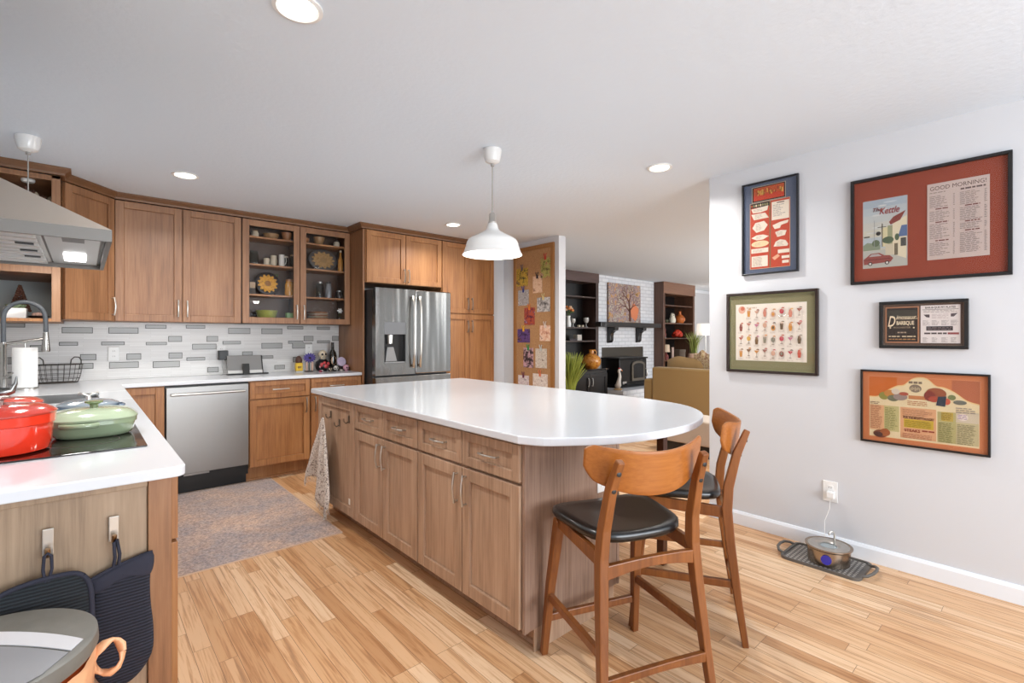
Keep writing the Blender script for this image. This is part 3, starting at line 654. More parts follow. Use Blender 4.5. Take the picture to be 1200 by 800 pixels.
# sloping light housings at both sides and a ribbed filter between
for k, (a0, a1) in enumerate(((HX1-.15, HX1-.02), (-.56, -.43))):
    mb = MB().obox((a0, HY0+.03, HZ+.018), (a1-a0, 0, 0), (0, HY1-HY0-.06, -.004), (0, 0, .008)); mb.build('light_housing', FILT, T, o, bev=.003)
    mb = MB().box(a0+.035, a1-.035, 2.30, 2.48, HZ+.009, HZ+.0145); mb.build('lamp_lens', STRIP, T, o)
    mb = MB().box(a0+.04, a1-.04, HY0+.08, HY0+.16, HZ+.010, HZ+.0165); mb.build('latch', FS, T, o)
mb = MB().box(-.42, HX1-.155, HY0+.02, HY1-.02, HZ+.016, HZ+.0195)
for i in range(9):
    y = HY0+.06+i*.082; mb.box(-.41, HX1-.165, y, y+.055, HZ+.006, HZ+.0159)
mb.build('filter', FILT, T, o, bev=.002)
for y in (2.05, 2.21, 2.37):
    mb = MB().box(HX1-.215, HX1-.175, y, y+.02, HZ+.002, HZ+.0058); mb.build('filter_latch', BLACK, T, o)
lamp('hood_light', 'AREA', (HX1-.085, 2.39, HZ-.002), (0, 0, 0), 3, (1, .98, .95), parent=None, shape='RECTANGLE', size=.08, size_y=.16)

def downlight(x, y, label, e=17):
    T = thing('ceiling_light', label, 'ceiling light', (x, y, CE), 0, 'recessed ceiling lights')
    MB().lathe([(.083, -.0005), (.083, -.006), (.070, -.009), (.062, -.004), (.062, -.0005)], (0, 0, 0), 36).build('trim_ring', WHITE, T)
    MB().lathe([(.0, -.0035), (.0615, -.0035), (.0615, -.001), (0, -.001)], (0, 0, 0), 36).build('diffuser', BULB, T)
    l = lamp('downlight', 'AREA', (0, 0, -.012), (0, 0, 0), e, (1, .965, .92), parent=T, shape='DISK', size=.12); l.data.spread = R(150)
downlight(.565, 1.775, 'recessed ceiling light nearest the camera, cut by the top of the photo')
downlight(.548, 4.154, 'recessed ceiling light above the left half of the back counter')
downlight(2.865, 4.157, 'recessed ceiling light just above the refrigerator cabinet, left of the pendant')
downlight(2.954, 1.814, 'recessed ceiling light near the framed menus, right of the pendant')
PW = mat('white_enamel_shade', '#dddddb', .3, coat=.2); PIN = mat('white_shade_inside', '#f2efe8', .6)
def pendant(x, y, label):
    T = thing('pendant_lamp', label, 'pendant lamp', (x, y, CE), 0, 'white pendant lamps')
    MB().lathe([(.0, -.001), (.056, -.001), (.057, -.012), (.052, -.05), (.044, -.076), (.022, -.088), (0, -.09)], (0, 0, 0), 32).build('canopy', PW, T)
    MB().lathe([(0, -.085), (.011, -.088), (.011, -.104), (0, -.106)], (0, 0, 0), 14).build('cord_grip', mat('grey_cord', '#9a9995', .6), T)
    MB().tube([(0, 0, -.1), (0, 0, -.40)], .0032, 8).build('cord', mat('grey_cord', '#9a9995', .6), T)
    MB().lathe([(0, -.385), (.012, -.39), (.021, -.402), (.022, -.445), (.026, -.450), (.026, -.458), (0, -.458)], (0, 0, 0), 24).build('socket', CHROME, T)
    out = [(.026, -.458), (.031, -.466), (.036, -.488), (.046, -.504), (.085, -.526), (.125, -.546), (.148, -.560), (.158, -.576), (.166, -.606), (.174, -.632), (.185, -.652)]
    pr = out+[(.176, -.653)]+[(r-.004, z) for r, z in out[::-1][1:]]
    sh = MB().lathe(out, (0, 0, 0), 48).lathe([(r-.003, z-.001) for r, z in out[::-1]], (0, 0, 0), 48, 1).lathe([(.185, -.652), (.1855, -.654), (.182, -.653)], (0, 0, 0), 48)
    sh.build('shade', [PW, PIN], T)
    b_ = MB().sphere((0, 0, -.56), .032, 0, 16, sz=1.25); b_.build('bulb', mat('lit_bulb', '#ffffff', .5, emit='#fff1dc', es=25), T)
    lamp('pendant_light', 'POINT', (0, 0, -.63), (0, 0, 0), 11, (1, .95, .88), parent=T, shadow_soft_size=.05)
pendant(1.896, 2.326, 'white dome pendant lamp hanging over the island')
pendant(-.239, 3.958, 'white pendant lamp over the sink, only its ceiling cap and cord showing beside the hood')
# ================================================================== framed menus on the right wall
PICM = {}
def flat(c, r=.75):
    k = 'print_'+c.strip('#')
    return mat(k, c, r)
class Sheet:
    """flat printed matter: u to the right as seen, v up, layers stacked by a fraction of a millimetre"""
    def __init__(s, mp): s.mb = MB(); s.mats = []; s.mp = mp; s.k = 0
    def m(s, c):
        x = flat(c) if isinstance(c, str) else c
        if x not in s.mats: s.mats.append(x)
        return s.mats.index(x)
    def lift(s): s.k += 1; return s.k*.00006
    def poly(s, pts, c):
        d = s.lift(); s.mb.face([s.mp(u, v, d) for u, v in pts], s.m(c)); return s
    def rect(s, u0, u1, v0, v1, c): return s.poly([(u0, v0), (u1, v0), (u1, v1), (u0, v1)], c)
    def ell(s, u, v, ru, rv, c, n=20, a0=0, a1=360): return s.poly([(u+ru*math.cos(R(a0+(a1-a0)*i/n)), v+rv*math.sin(R(a0+(a1-a0)*i/n))) for i in range(n if a1-a0 == 360 else n+1)], c)
    def border(s, u0, u1, v0, v1, t, c):
        for a in ((u0, u1, v0, v0+t), (u0, u1, v1-t, v1), (u0, u0+t, v0, v1), (u1-t, u1, v0, v1)): s.rect(*a, c)
        return s
    def text(s, t, size, u, v, c, **k):
        d = s.lift(); s.mb.text(t, size, lambda a, b: s.mp(u+a, v+b, d), s.m(c), **k); return s
    def lines(s, u0, u1, v1, v0, n, c, full=.85, rag=.4, h=.42, words=True):
        d = s.lift(); mi = s.m(c); p = (v1-v0)/n
        for i in range(n):
            v = v1-(i+.7)*p; e = u0+(u1-u0)*(full-rag*random.random()); u = u0
            while u < e-.001:
                L_ = random.uniform(.008, .026) if words else e-u; x = min(e, u+L_)
                s.mb.face([s.mp(u, v, d), s.mp(x, v, d), s.mp(x, v+p*h, d), s.mp(u, v+p*h, d)], mi); u = x+.0035
        return s
def picture(label, y0, y1, z0, z1, fw, fcol, draw, cat='picture', frough=.35):
    """y1 is the left edge as seen from the room"""
    o = V((XR-.001, y1, z0)); W, Hh = y1-y0, z1-z0
    T = thing('framed_menu', label, cat, o, 0, 'framed menus on the right wall')
    mp = lambda u, v, d: (-(.009+d), -u, v)
    fr = MB(); dp = .024
    for a in ((0, W, 0, fw), (0, W, Hh-fw, Hh), (0, fw, fw, Hh-fw), (W-fw, W, fw, Hh-fw)):
        fr.obox((0, -a[0], a[2]), (0, -(a[1]-a[0]), 0), (0, 0, a[3]-a[2]), (-dp, 0, 0))
    fr.obox((0, -.002, .002), (0, -W+.004, 0), (0, 0, Hh-.004), (-.006, 0, 0))
    fr.build('frame', mat('frame_'+fcol.strip('#'), fcol, frough), T, bev=.002)
    s = Sheet(mp); draw(s, fw, W-fw, fw, Hh-fw); s.mb.build('print', s.mats, T)
    g = MB().obox((-.0165, -fw, fw), (0, -(W-2*fw), 0), (0, 0, Hh-2*fw), (-.002, 0, 0)); g.build('glass', PGLASS, T)
    return T
def draw_column_menu(s, u0, u1, v0, v1):
    s.rect(u0, u1, v0, v1, '#565f74'); W, Hh = u1-u0, v1-v0; U_ = lambda a: u0+W*a; W_ = lambda b: v0+Hh*b
    s.rect(U_(.155), U_(.80), W_(.795), W_(.97), '#b9ac95').rect(U_(.165), U_(.79), W_(.80), W_(.965), '#221a18').rect(U_(.19), U_(.77), W_(.812), W_(.955), '#b8522b')
    s.rect(U_(.19), U_(.77), W_(.812), W_(.875), '#c4432a')
    for i in range(46):
        a = random.random(); s.rect(U_(.21+.53*a), U_(.21+.53*a+random.uniform(.006, .03)), W_(.86+.06*random.random()), W_(.87+.065*random.random()), random.choice(['#c49a45', '#7b5a1f', '#d9a54e', '#8c3a1d']))
    s.rect(U_(.12), U_(.885), W_(.045), W_(.79), '#c2a68c').rect(U_(.13), U_(.875), W_(.05), W_(.785), '#b9452c')
    s.rect(U_(.5), U_(.525), W_(.05), W_(.785), '#7d6444').rect(U_(.13), U_(.50), W_(.735), W_(.785), '#2b2320')
    for i in range(8): s.ell(U_(.16+.043*i), W_(.758), W*.016, Hh*.014, random.choice(['#d9c7a8', '#b8522b', '#8f8a62']))
    cr = '#e6d8c6'
    s.poly([(U_(.15), W_(.725)), (U_(.48), W_(.74)), (U_(.46), W_(.69)), (U_(.33), W_(.675)), (U_(.18), W_(.68))], cr)
    s.poly([(U_(.15), W_(.665)), (U_(.42), W_(.665)), (U_(.49), W_(.605)), (U_(.20), W_(.60))], cr)
    s.poly([(U_(.23), W_(.565)), (U_(.40), W_(.575)), (U_(.47), W_(.525)), (U_(.40), W_(.47)), (U_(.25), W_(.455)), (U_(.17), W_(.51))], cr)
    s.poly([(U_(.15), W_(.40)), (U_(.25), W_(.425)), (U_(.38), W_(.425)), (U_(.49), W_(.40)), (U_(.38), W_(.37)), (U_(.25), W_(.37))], cr)
    s.ell(U_(.32), W_(.325), W*.17, Hh*.036, '#e7c79c').rect(U_(.15), U_(.48), W_(.225), W_(.275), cr).rect(U_(.155), U_(.47), W_(.07), W_(.19), cr)
    s.rect(U_(.545), U_(.865), W_(.565), W_(.765), cr).rect(U_(.64), U_(.78), W_(.745), W_(.755), '#5b3c2c').lines(U_(.57), U_(.84), W_(.735), W_(.60), 7, '#a79c94')
    s.poly([(U_(.56), W_(.51)), (U_(.70), W_(.535)), (U_(.86), W_(.545)), (U_(.84), W_(.515)), (U_(.72), W_(.50)), (U_(.70), W_(.47)), (U_(.60), W_(.465))], cr)
    s.poly([(U_(.61), W_(.43)), (U_(.71), W_(.445)), (U_(.82), W_(.435)), (U_(.79), W_(.385)), (U_(.65), W_(.375))], cr)
    s.poly([(U_(.58), W_(.275)), (U_(.62), W_(.325)), (U_(.70), W_(.345)), (U_(.80), W_(.33)), (U_(.85), W_(.285)), (U_(.83), W_(.265))], cr)
    s.rect(U_(.66), U_(.87), W_(.195), W_(.235), cr).poly([(U_(.55), W_(.155)), (U_(.66), W_(.19)), (U_(.70), W_(.165)), (U_(.60), W_(.125))], '#e0a585').rect(U_(.73), U_(.87), W_(.135), W_(.165), cr).rect(U_(.74), U_(.86), W_(.085), W_(.115), cr)
    for a, b, c, d, n in ((.19, .43, .72, .69, 2), (.22, .42, .655, .61, 4), (.24, .40, .555, .475, 6), (.25, .40, .415, .38, 3), (.22, .42, .34, .31, 3), (.18, .45, .265, .235, 3), (.18, .45, .18, .08, 8), (.64, .78, .43, .39, 3), (.64, .80, .325, .275, 4)):
        s.lines(U_(a), U_(b), W_(c), W_(d), n, '#b5a496')
def draw_drinks(s, u0, u1, v0, v1):
    s.rect(u0, u1, v0, v1, '#827c5a'); W, Hh = u1-u0, v1-v0
    a0, a1, b0, b1 = u0+W*.085, u1-W*.095, v0+Hh*.13, v1-Hh*.125
    s.border(u0, u1, v0, v1, .006, '#8f8f66'); s.rect(a0-.003, a1+.003, b0-.003, b1+.003, '#d9d2bd').rect(a0, a1, b0, b1, '#e9ddcf')
    W, Hh = a1-a0, b1-b0
    s.ell(a0+W*.09, b1-Hh*.09, W*.055, Hh*.07, '#d9a790').ell(a0+W*.10, b1-Hh*.07, W*.03, Hh*.035, '#c46a50').lines(a0+W*.16, a0+W*.42, b1-Hh*.03, b1-Hh*.09, 1, '#c9b49f')
    pal = ['#b65a3a', '#c98a3f', '#8c4b3c', '#b9454f', '#5d4a34', '#c77f6a', '#d0a24a', '#b0503e', '#7b5c39', '#cc9f86', '#86806f', '#ba6a86']
    for i in range(8):
        for j in range(4):
            if i == 0 and j == 0: continue
            u = a0+W*(.075+.12*i); v = b0+Hh*(.12+.235*(3-j))+(.02 if i % 2 else 0)*Hh; c = random.choice(pal); c2 = random.choice(pal); k = random.randint(0, 4); w = W*.028; h = Hh*.07
            if k == 0: s.poly([(u-w*.7, v-h), (u+w*.7, v-h), (u+w, v+h), (u-w, v+h)], '#d8c3b0').poly([(u-w*.6, v-h*.9), (u+w*.6, v-h*.9), (u+w*.85, v+h*.6), (u-w*.85, v+h*.6)], c)
            elif k == 1: s.poly([(u-w*1.3, v+h*.8), (u+w*1.3, v+h*.8), (u, v)], c).rect(u-w*.1, u+w*.1, v-h*.8, v, '#a08f80').ell(u, v-h*.85, w*.7, h*.12, '#a08f80')
            elif k == 2: s.ell(u, v+h*.2, w*1.05, h*.62, c).rect(u-w*.12, u+w*.12, v-h, v-h*.3, '#9a8a7a').ell(u, v-h, w*.7, h*.12, '#9a8a7a')
            elif k == 3: s.poly([(u-w*.6, v-h), (u+w*.6, v-h), (u+w*.9, v), (u+w*.5, v+h*.9), (u-w*.5, v+h*.9), (u-w*.9, v)], c)
            else: s.ell(u, v-h*.2, w*1.1, h*.7, c).ell(u, v-h*.15, w*.6, h*.4, c2)
            s.ell(u+w*.6, v+h*.95, w*.8, h*.28, c2, 10, 0, 180)
            s.rect(u+w*.1, u+w*.28, v+h*.2, v+h*1.25, '#c9a08f').lines(u-w*1.6, u+w*1.6, v-h*1.15, v-h*1.6, 3, '#c2b3a6', .95, .3)
def draw_diner(s, u0, u1, v0, v1):
    s.rect(u0, u1, v0, v1, '#873820'); W, Hh = u1-u0, v1-v0; U_ = lambda a: u0+W*a; W_ = lambda b: v0+Hh*b
    # street illustration
    a0, a1, b0, b1 = U_(.068), U_(.385), W_(.13), W_(.80); w, h = a1-a0, b1-b0; X = lambda a: a0+w*a; Y = lambda b: b0+h*b
    s.rect(a0-.002, a1+.002, b0-.002, b1+.002, '#a5968c').rect(a0, a1, b0, b1, '#a9b0b3')
    for i, c in enumerate(('#9ea8b0', '#aab1b3', '#b2b5b2', '#b9b7ae', '#beb9a8')): s.rect(a0, a1, Y(1-.11*(i+1)), Y(1-.11*i), c)
    for i in range(9): q_ = random.uniform(.5, .95); s.ell(X(random.uniform(.15, .8)), Y(q_), w*random.uniform(.08, .17), h*.012, random.choice(['#b7bcc0', '#c2c2bd']))
    s.rect(a0, a1, b0, Y(.28), '#b8b0a1').poly([(a0, b0), (a1, b0), (a1, Y(.14)), (X(.55), Y(.26)), (a0, Y(.25))], '#a9a79d')
    s.poly([(a0, Y(.26)), (X(.4), Y(.26)), (X(.4), Y(.33)), (X(.25), Y(.36)), (X(.1), Y(.38)), (a0, Y(.34))], '#7d8670').ell(X(.3), Y(.36), w*.09, h*.05, '#5c684f').ell(X(.58), Y(.38), w*.12, h*.055, '#566149')
    s.rect(X(.46), X(.62), Y(.3), Y(.58), '#c7bb93').rect(X(.57), X(.72), Y(.3), Y(.60), '#8f9070').poly([(X(.68), Y(.18)), (X(.98), Y(.10)), (a1, Y(.72)), (X(.68), Y(.62))], '#cfc3a6')
    s.poly([(X(.60), Y(.65)), (X(.70), Y(.72)), (X(.97), Y(.79)), (X(.85), Y(.66)), (X(.64), Y(.61))], '#7c3a31').poly([(X(.80), Y(.42)), (a1, Y(.42)), (a1, Y(.58)), (X(.88), Y(.58))], '#56688b')
    s.rect(X(.86), X(.98), Y(.28), Y(.40), '#4c4a45').rect(X(.52), X(.70), Y(.17), Y(.33), '#bdb29a').rect(X(.72), X(.80), Y(.16), Y(.33), '#6a5f4c').ell(X(.58), Y(.39), w*.13, h*.05, '#4f5c44').ell(X(.78), Y(.42), w*.05, h*.05, '#4f5c44')
    s.rect(X(.44), X(.46), Y(.30), Y(.64), '#5d5348').rect(X(.34), X(.54), Y(.585), Y(.595), '#5d5348').rect(X(.26), X(.272), Y(.3), Y(.70), '#8a8d8c').ell(X(.36), Y(.5), w*.055, h*.03, '#36302c').rect(X(.02), X(.16), Y(.455), Y(.475), '#53504a')
    s.poly([(X(.02), Y(.05)), (X(.64), Y(.07)), (X(.70), Y(.12)), (X(.62), Y(.165)), (X(.50), Y(.17)), (X(.38), Y(.215)), (X(.18), Y(.21)), (X(.08), Y(.16)), (X(.01), Y(.13))], '#86443c')
    s.rect(X(.03), X(.62), Y(.115), Y(.125), '#5f2b26').poly([(X(.14), Y(.165)), (X(.20), Y(.2)), (X(.36), Y(.2)), (X(.44), Y(.165))], '#a39a95')
    for a in (.17, .56): s.ell(X(a), Y(.06), w*.05, h*.028, '#2f2b2a').ell(X(a), Y(.06), w*.028, h*.016, '#c9c4bb')
    s.text('The', .030, X(.32), Y(.83), '#6b2a28', shear=.35, bold=.0006).text('Kettle', .052, X(.60), Y(.78), '#8c2b27', shear=.35, bold=.0005, width=w*.46)
    # breakfast list
    a0, a1, b0, b1 = U_(.52), U_(.90), W_(.155), W_(.86); w, h = a1-a0, b1-b0; X = lambda a: a0+w*a; Y = lambda b: b0+h*b
    s.rect(a0, a1, b0, b1, '#bca9a0').text('GOOD MORNING!', .030, X(.5), Y(.91), '#4b3331', width=w*.90)
    ink = '#857772'
    s.lines(X(.04), X(.42), Y(.89), Y(.865), 1, ink); s.lines(X(.55), X(.96), Y(.885), Y(.855), 1, '#5c4a47', 1, .05, .7)
    for b_, c_, n in ((.84, .68, 8), (.64, .50, 7), (.47, .27, 10), (.225, .05, 9)):
        s.lines(X(.04), X(.40), Y(b_), Y(c_), n, ink, .95, .45); s.lines(X(.43), X(.46), Y(b_), Y(c_), n, ink, 1, .3)
    for b_ in (.66, .485, .245): s.lines(X(.14), X(.36), Y(b_+.012), Y(b_-.012), 1, '#6b3a34', 1, .05, .6)
    for b_, c_, n in ((.84, .67, 9), (.64, .47, 8), (.44, .36, 4), (.32, .06, 14)):
        s.lines(X(.54), X(.90), Y(b_), Y(c_), n, ink, .98, .4); s.lines(X(.92), X(.96), Y(b_), Y(c_), n, ink, 1, .3)
    for b_ in (.655, .455, .34): s.lines(X(.62), X(.86), Y(b_+.012), Y(b_-.012), 1, '#6b3a34', 1, .05, .6)
def draw_barbecue(s, u0, u1, v0, v1):
    s.rect(u0, u1, v0, v1, '#5a4235'); W, Hh = u1-u0, v1-v0; U_ = lambda a: u0+W*a; W_ = lambda b: v0+Hh*b
    s.border(u0, u1, v0, v1, .005, '#6d594a')
    s.rect(U_(.03), U_(.465), W_(.06), W_(.94), '#a5714f').rect(U_(.048), U_(.448), W_(.09), W_(.91), '#2d2119').rect(U_(.05), U_(.446), W_(.68), W_(.86), '#3a352c')
    c = '#e2cfae'
    s.text('D', .085, U_(.105), W_(.46), c, shear=.3, bold=.0008, width=W*.10).text('inosaur', .034, U_(.295), W_(.635), c, shear=.3, bold=.0003, width=W*.26).text('BARBQUE', .030, U_(.29), W_(.50), c, bold=.0006, width=W*.225)
    s.rect(U_(.40), U_(.448), W_(.645), W_(.655), c)
    s.text('ROCHESTER', .013, U_(.25), W_(.415), '#a59079', width=W*.22)
    for a in (.095, .40): s.poly([(U_(a)+.006*math.cos(R(90+36*i))*(1 if i % 2 == 0 else .42), W_(.43)+.006*math.sin(R(90+36*i))*(1 if i % 2 == 0 else .42)) for i in range(10)], c)
    s.lines(U_(.19), U_(.31), W_(.34), W_(.28), 1, '#a59079', 1, .05, .5).lines(U_(.075), U_(.22), W_(.235), W_(.19), 1, '#c7b697', 1, .02, .6).lines(U_(.25), U_(.425), W_(.235), W_(.19), 1, '#c7b697', 1, .02, .6).lines(U_(.075), U_(.425), W_(.175), W_(.12), 1, '#b0814f', 1, .05, .4)
    s.rect(U_(.485), U_(.955), W_(.06), W_(.95), '#d9cfca'); k = '#4b403d'; g = '#9a8e8a'
    s.text('BAR-B-QUE PIT PLATES', .014, U_(.72), W_(.875), k, width=W*.36, bold=.0004).rect(U_(.505), U_(.935), W_(.845), W_(.855), k).lines(U_(.52), U_(.92), W_(.84), W_(.77), 2, g, 1, .1)
    s.poly([(U_(.52), W_(.735)), (U_(.595), W_(.735)), (U_(.595), W_(.66)), (U_(.555), W_(.67))], '#54484a').poly([(U_(.845), W_(.675)), (U_(.88), W_(.675)), (U_(.925), W_(.755)), (U_(.845), W_(.745))], '#54484a')
    s.lines(U_(.62), U_(.82), W_(.75), W_(.63), 4, '#b8a7a6', 1, .2)
    for a in (.51, .62, .735, .845): s.lines(U_(a), U_(a+.095), W_(.60), W_(.47), 5, g, .95, .3).lines(U_(a), U_(a+.09), W_(.20), W_(.08), 5, g, .95, .4)
    s.rect(U_(.555), U_(.87), W_(.355), W_(.455), '#2a2324').lines(U_(.565), U_(.86), W_(.44), W_(.365), 2, '#7d6d6b', 1, .05)
    s.lines(U_(.53), U_(.80), W_(.315), W_(.25), 1, k, 1, .02, .6).rect(U_(.81), U_(.94), W_(.265), W_(.31), '#8c3a3a')
def draw_steakhouse(s, u0, u1, v0, v1):
    s.rect(u0, u1, v0, v1, '#c07245'); W, Hh = u1-u0, v1-v0; U_ = lambda a: u0+W*a; W_ = lambda b: v0+Hh*b
    s.rect(U_(.05), U_(.30), W_(.5), W_(.93), '#bd6226').rect(U_(.74), U_(.95), W_(.4), W_(.93), '#a9603f').border(U_(.05), U_(.95), W_(.06), W_(.94), .003, '#c98259')
    top = [(U_(a), W_(b)) for a, b in catmull([(.06, .63), (.14, .64), (.22, .73), (.30, .80), (.36, .82), (.42, .90), (.48, .935), (.55, .92), (.62, .83), (.68, .815), (.76, .76), (.85, .66), (.94, .62)], 5)]
    s.poly([(u, v+.006) for u, v in top][::-1]+[(U_(.06), W_(.065)), (U_(.94), W_(.065))], '#d9b27a')
    s.poly(top[::-1]+[(U_(.062), W_(.07)), (U_(.938), W_(.07))], '#d6c29a')
    s.rect(U_(.065), U_(.19), W_(.16), W_(.52), '#cf9f74').rect(U_(.19), U_(.32), W_(.16), W_(.52), '#b9ad76').rect(U_(.33), U_(.62), W_(.09), W_(.52), '#cf9b70').rect(U_(.63), U_(.77), W_(.09), W_(.50), '#aba06a').rect(U_(.77), U_(.935), W_(.09), W_(.48), '#b9ab82')
    s.rect(U_(.36), U_(.60), W_(.24), W_(.36), '#c0a032').rect(U_(.66), U_(.75), W_(.38), W_(.50), '#b59a45').rect(U_(.77), U_(.935), W_(.38), W_(.52), '#c3b49a')
    s.ell(U_(.455), W_(.79), W*.05, Hh*.055, '#7b6a58').lines(U_(.40), U_(.51), W_(.88), W_(.845), 1, '#75634f', 1, .02, .9)
    for i in range(7): s.rect(U_(.415+.012*i), U_(.422+.012*i), W_(.755+.01*(i % 3)), W_(.80+.01*(i % 2)), '#b7a381')
    s.rect(U_(.40), U_(.54), W_(.64), W_(.69), '#b57444').lines(U_(.39), U_(.55), W_(.62), W_(.55), 3, '#a9693c', 1, .05)
    for a, b, ra, rb, c in ((.19, .66, .045, .055, '#87803d'), (.24, .70, .05, .05, '#b57a3c'), (.27, .635, .05, .045, '#6a6a52'), (.33, .66, .06, .05, '#8f7d74'), (.29, .73, .035, .04, '#c9b9a6'), (.36, .705, .04, .025, '#a3503d'),
                            (.62, .74, .08, .075, '#8c4b2d'), (.57, .70, .045, .07, '#7b2f22'), (.60, .66, .04, .04, '#a3452e'), (.74, .70, .03, .035, '#6e7448'), (.80, .64, .05, .03, '#6a685c'), (.70, .64, .03, .045, '#b8553a')):
        s.ell(U_(a), W_(b), W*ra, Hh*rb, c)
    s.poly([(U_(.635), W_(.70)), (U_(.70), W_(.71)), (U_(.69), W_(.57)), (U_(.62), W_(.58))], '#2f3440').ell(U_(.82), W_(.45), W*.04, Hh*.045, '#d8c9bb').lines(U_(.785), U_(.855), W_(.485), W_(.42), 4, '#86618a', 1, .2)
    s.ell(U_(.16), W_(.11), W*.065, Hh*.055, '#6b3a24').ell(U_(.20), W_(.135), W*.045, Hh*.055, '#95532c').ell(U_(.14), W_(.10), W*.04, Hh*.035, '#4b2a20')
    s.text('FOR THE MIGHTY HUNGRY', .017, U_(.48), W_(.365), '#5d3512', width=W*.25, bold=.0006).text('STEAKS', .022, U_(.43), W_(.185), '#93402a', width=W*.13, bold=.0006)
    s.lines(U_(.37), U_(.59), W_(.345), W_(.25), 5, '#8f7a1e', 1, .15).lines(U_(.51), U_(.61), W_(.235), W_(.19), 1, '#93402a', 1, .05).lines(U_(.35), U_(.61), W_(.165), W_(.09), 4, '#a86a4c', 1, .1)
    for a, b, c, d, n, k in ((.07, .18, .52, .18, 15, '#a4694a'), (.20, .31, .50, .18, 13, '#87854f'), (.35, .60, .50, .39, 5, '#ad7a58'), (.64, .76, .36, .09, 13, '#77723f'), (.78, .92, .36, .09, 13, '#80764f'), (.07, .17, .57, .53, 2, '#6d4a36'), (.66, .75, .49, .39, 5, '#8d7430'), (.77, .92, .58, .50, 3, '#8a7a70')):
        s.lines(U_(a), U_(b), W_(c), W_(d), n, k, .97, .3)
picture('black framed menu with a blue mat and red two-column print, top left', 1.105, 1.458, 1.727, 2.352, .011, '#16161b', draw_column_menu)
picture('dark framed print of cocktails in rows on an olive green mat', .993, 1.565, 1.063, 1.609, .018, '#2b1d17', draw_drinks)
picture('large black framed menu with a red mat, street picture and breakfast list', .153, .824, 1.614, 2.227, .017, '#120f0f', draw_diner)
picture('small black framed barbecue menu between the two larger menus', .311, .686, 1.243, 1.506, .017, '#131110', draw_barbecue)
picture('black framed orange menu with an arched cream top, lowest on the picture wall', .230, .775, .700, 1.117, .010, '#15100f', draw_steakhouse)

# wall outlet, charger, cord, tray and fountain
WR = Run((XR-.0005, 0, 0), (0, -1, 0), (-1, 0, 0))
outlet('wall_outlet', 'white outlet low on the picture wall above the pet fountain', WR, -.933, .36, plate_w=.078, plate_h=.125)
o = WR.p(-.925, .010, .345); T = thing('power_adapter', 'small white plug in the outlet above the pet fountain', 'plug', o)
mb = MB(); WR.box(mb, -.945, -.905, .0095, .042, .325, .365); mb.build('plug', WHITE, T, o, bev=.004)
mb = MB().tube([(XR-.035, .925, .325), (XR-.03, .93, .26), (XR-.032, .955, .18), (XR-.04, .953, .11), (XR-.045, .95, .06), (XR-.07, .945, .022), (XR-.11, .935, .0145)], .0022, 6); mb.build('cord', WHITE, T, o)
TR = mat('grey_rubber_mat', '#5f5a55', .55); TRH = mat('pale_mat_dots', '#b8b2ab', .6)
T = thing('drip_tray', 'grey dotted rubber tray with handles on the floor under the pet fountain', 'tray', (3.235, .905, 0))
mb = MB().prism(rrect(-.145, .145, -.20, .20, .04), .0005, .008); mb.build('mat', TR, T)
mb = MB()
ou = rrect(-.145, .145, -.20, .20, .04); inn = rrect(-.132, .132, -.187, .187, .03); n = len(ou)
P = [(x, y, .008) for x, y in ou]+[(x, y, .016) for x, y in ou]+[(x, y, .016) for x, y in inn]+[(x, y, .008) for x, y in inn]
mb.add(P, [(k*n+i, k*n+(i+1) % n, (k+1)*n+(i+1) % n, (k+1)*n+i) for k in range(3) for i in range(n)]); mb.build('rim', TR, T)
mb = MB()
for i in range(11):
    for j in range(16): mb.box(-.116+i*.0225, -.116+i*.0225+.009, -.170+j*.0222, -.170+j*.0222+.011, .0079, .0092)
mb.build('raised_dots', TRH, T)
for sy in (-1, 1):
    mb = MB().tube([(-.09, sy*.19, .014), (-.085, sy*.22, .022), (-.05, sy*.238, .03), (0, sy*.243, .032), (.05, sy*.238, .03), (.085, sy*.22, .022), (.09, sy*.19, .014)], .008, 8); mb.build('handle', TR, T)
T = thing('pet_fountain', 'round stainless steel pet water fountain with a spout on the rubber tray', 'pet fountain', (3.225, .885, .0093))
BOWL = steel('warm_steel_bowl', '#a8998a', .25, 'z')
MB().lathe([(0, 0), (.098, 0), (.103, .004), (.108, .085), (.118, .094), (.118, .100), (.100, .098)], (0, 0, 0), 44).build('bowl', BOWL, T)
MB().lathe([(.108, .097), (.09, .102), (.06, .100), (.05, .092), (.042, .092)], (0, 0, 0), 40).build('lid', CHROME, T)
MB().lathe([(.042, .0905), (0, .0905)], (0, 0, 0), 30).build('water', mat('water_surface', '#9fa9ac', .05, .3), T)
MB().tube([(.035, -.02, .09), (.035, -.02, .15), (.03, -.017, .168), (.015, -.008, .172), (.006, -.002, .162), (.004, -.001, .152)], .0048, 10).build('spout', CHROME, T)
d = V((-.93, -.15, 0)).normalized(); c = d*.1065+V((0, 0, .048)); a = V((0, 0, 1)).cross(d)
mb = MB(); ring = [c+a*.026*math.cos(t_*math.pi/12)+V((0, 0, .026*math.sin(t_*math.pi/12)))+d*(-.0 - .0030*math.cos(t_*math.pi/12)**2+.003) for t_ in range(24)]
mb.ext([tuple(p) for p in ring], d*.004); mb.build('window', mat('blue_window', '#1d1f7a', .1, coat=.5, emit='#2a2cff', es=.15), T)

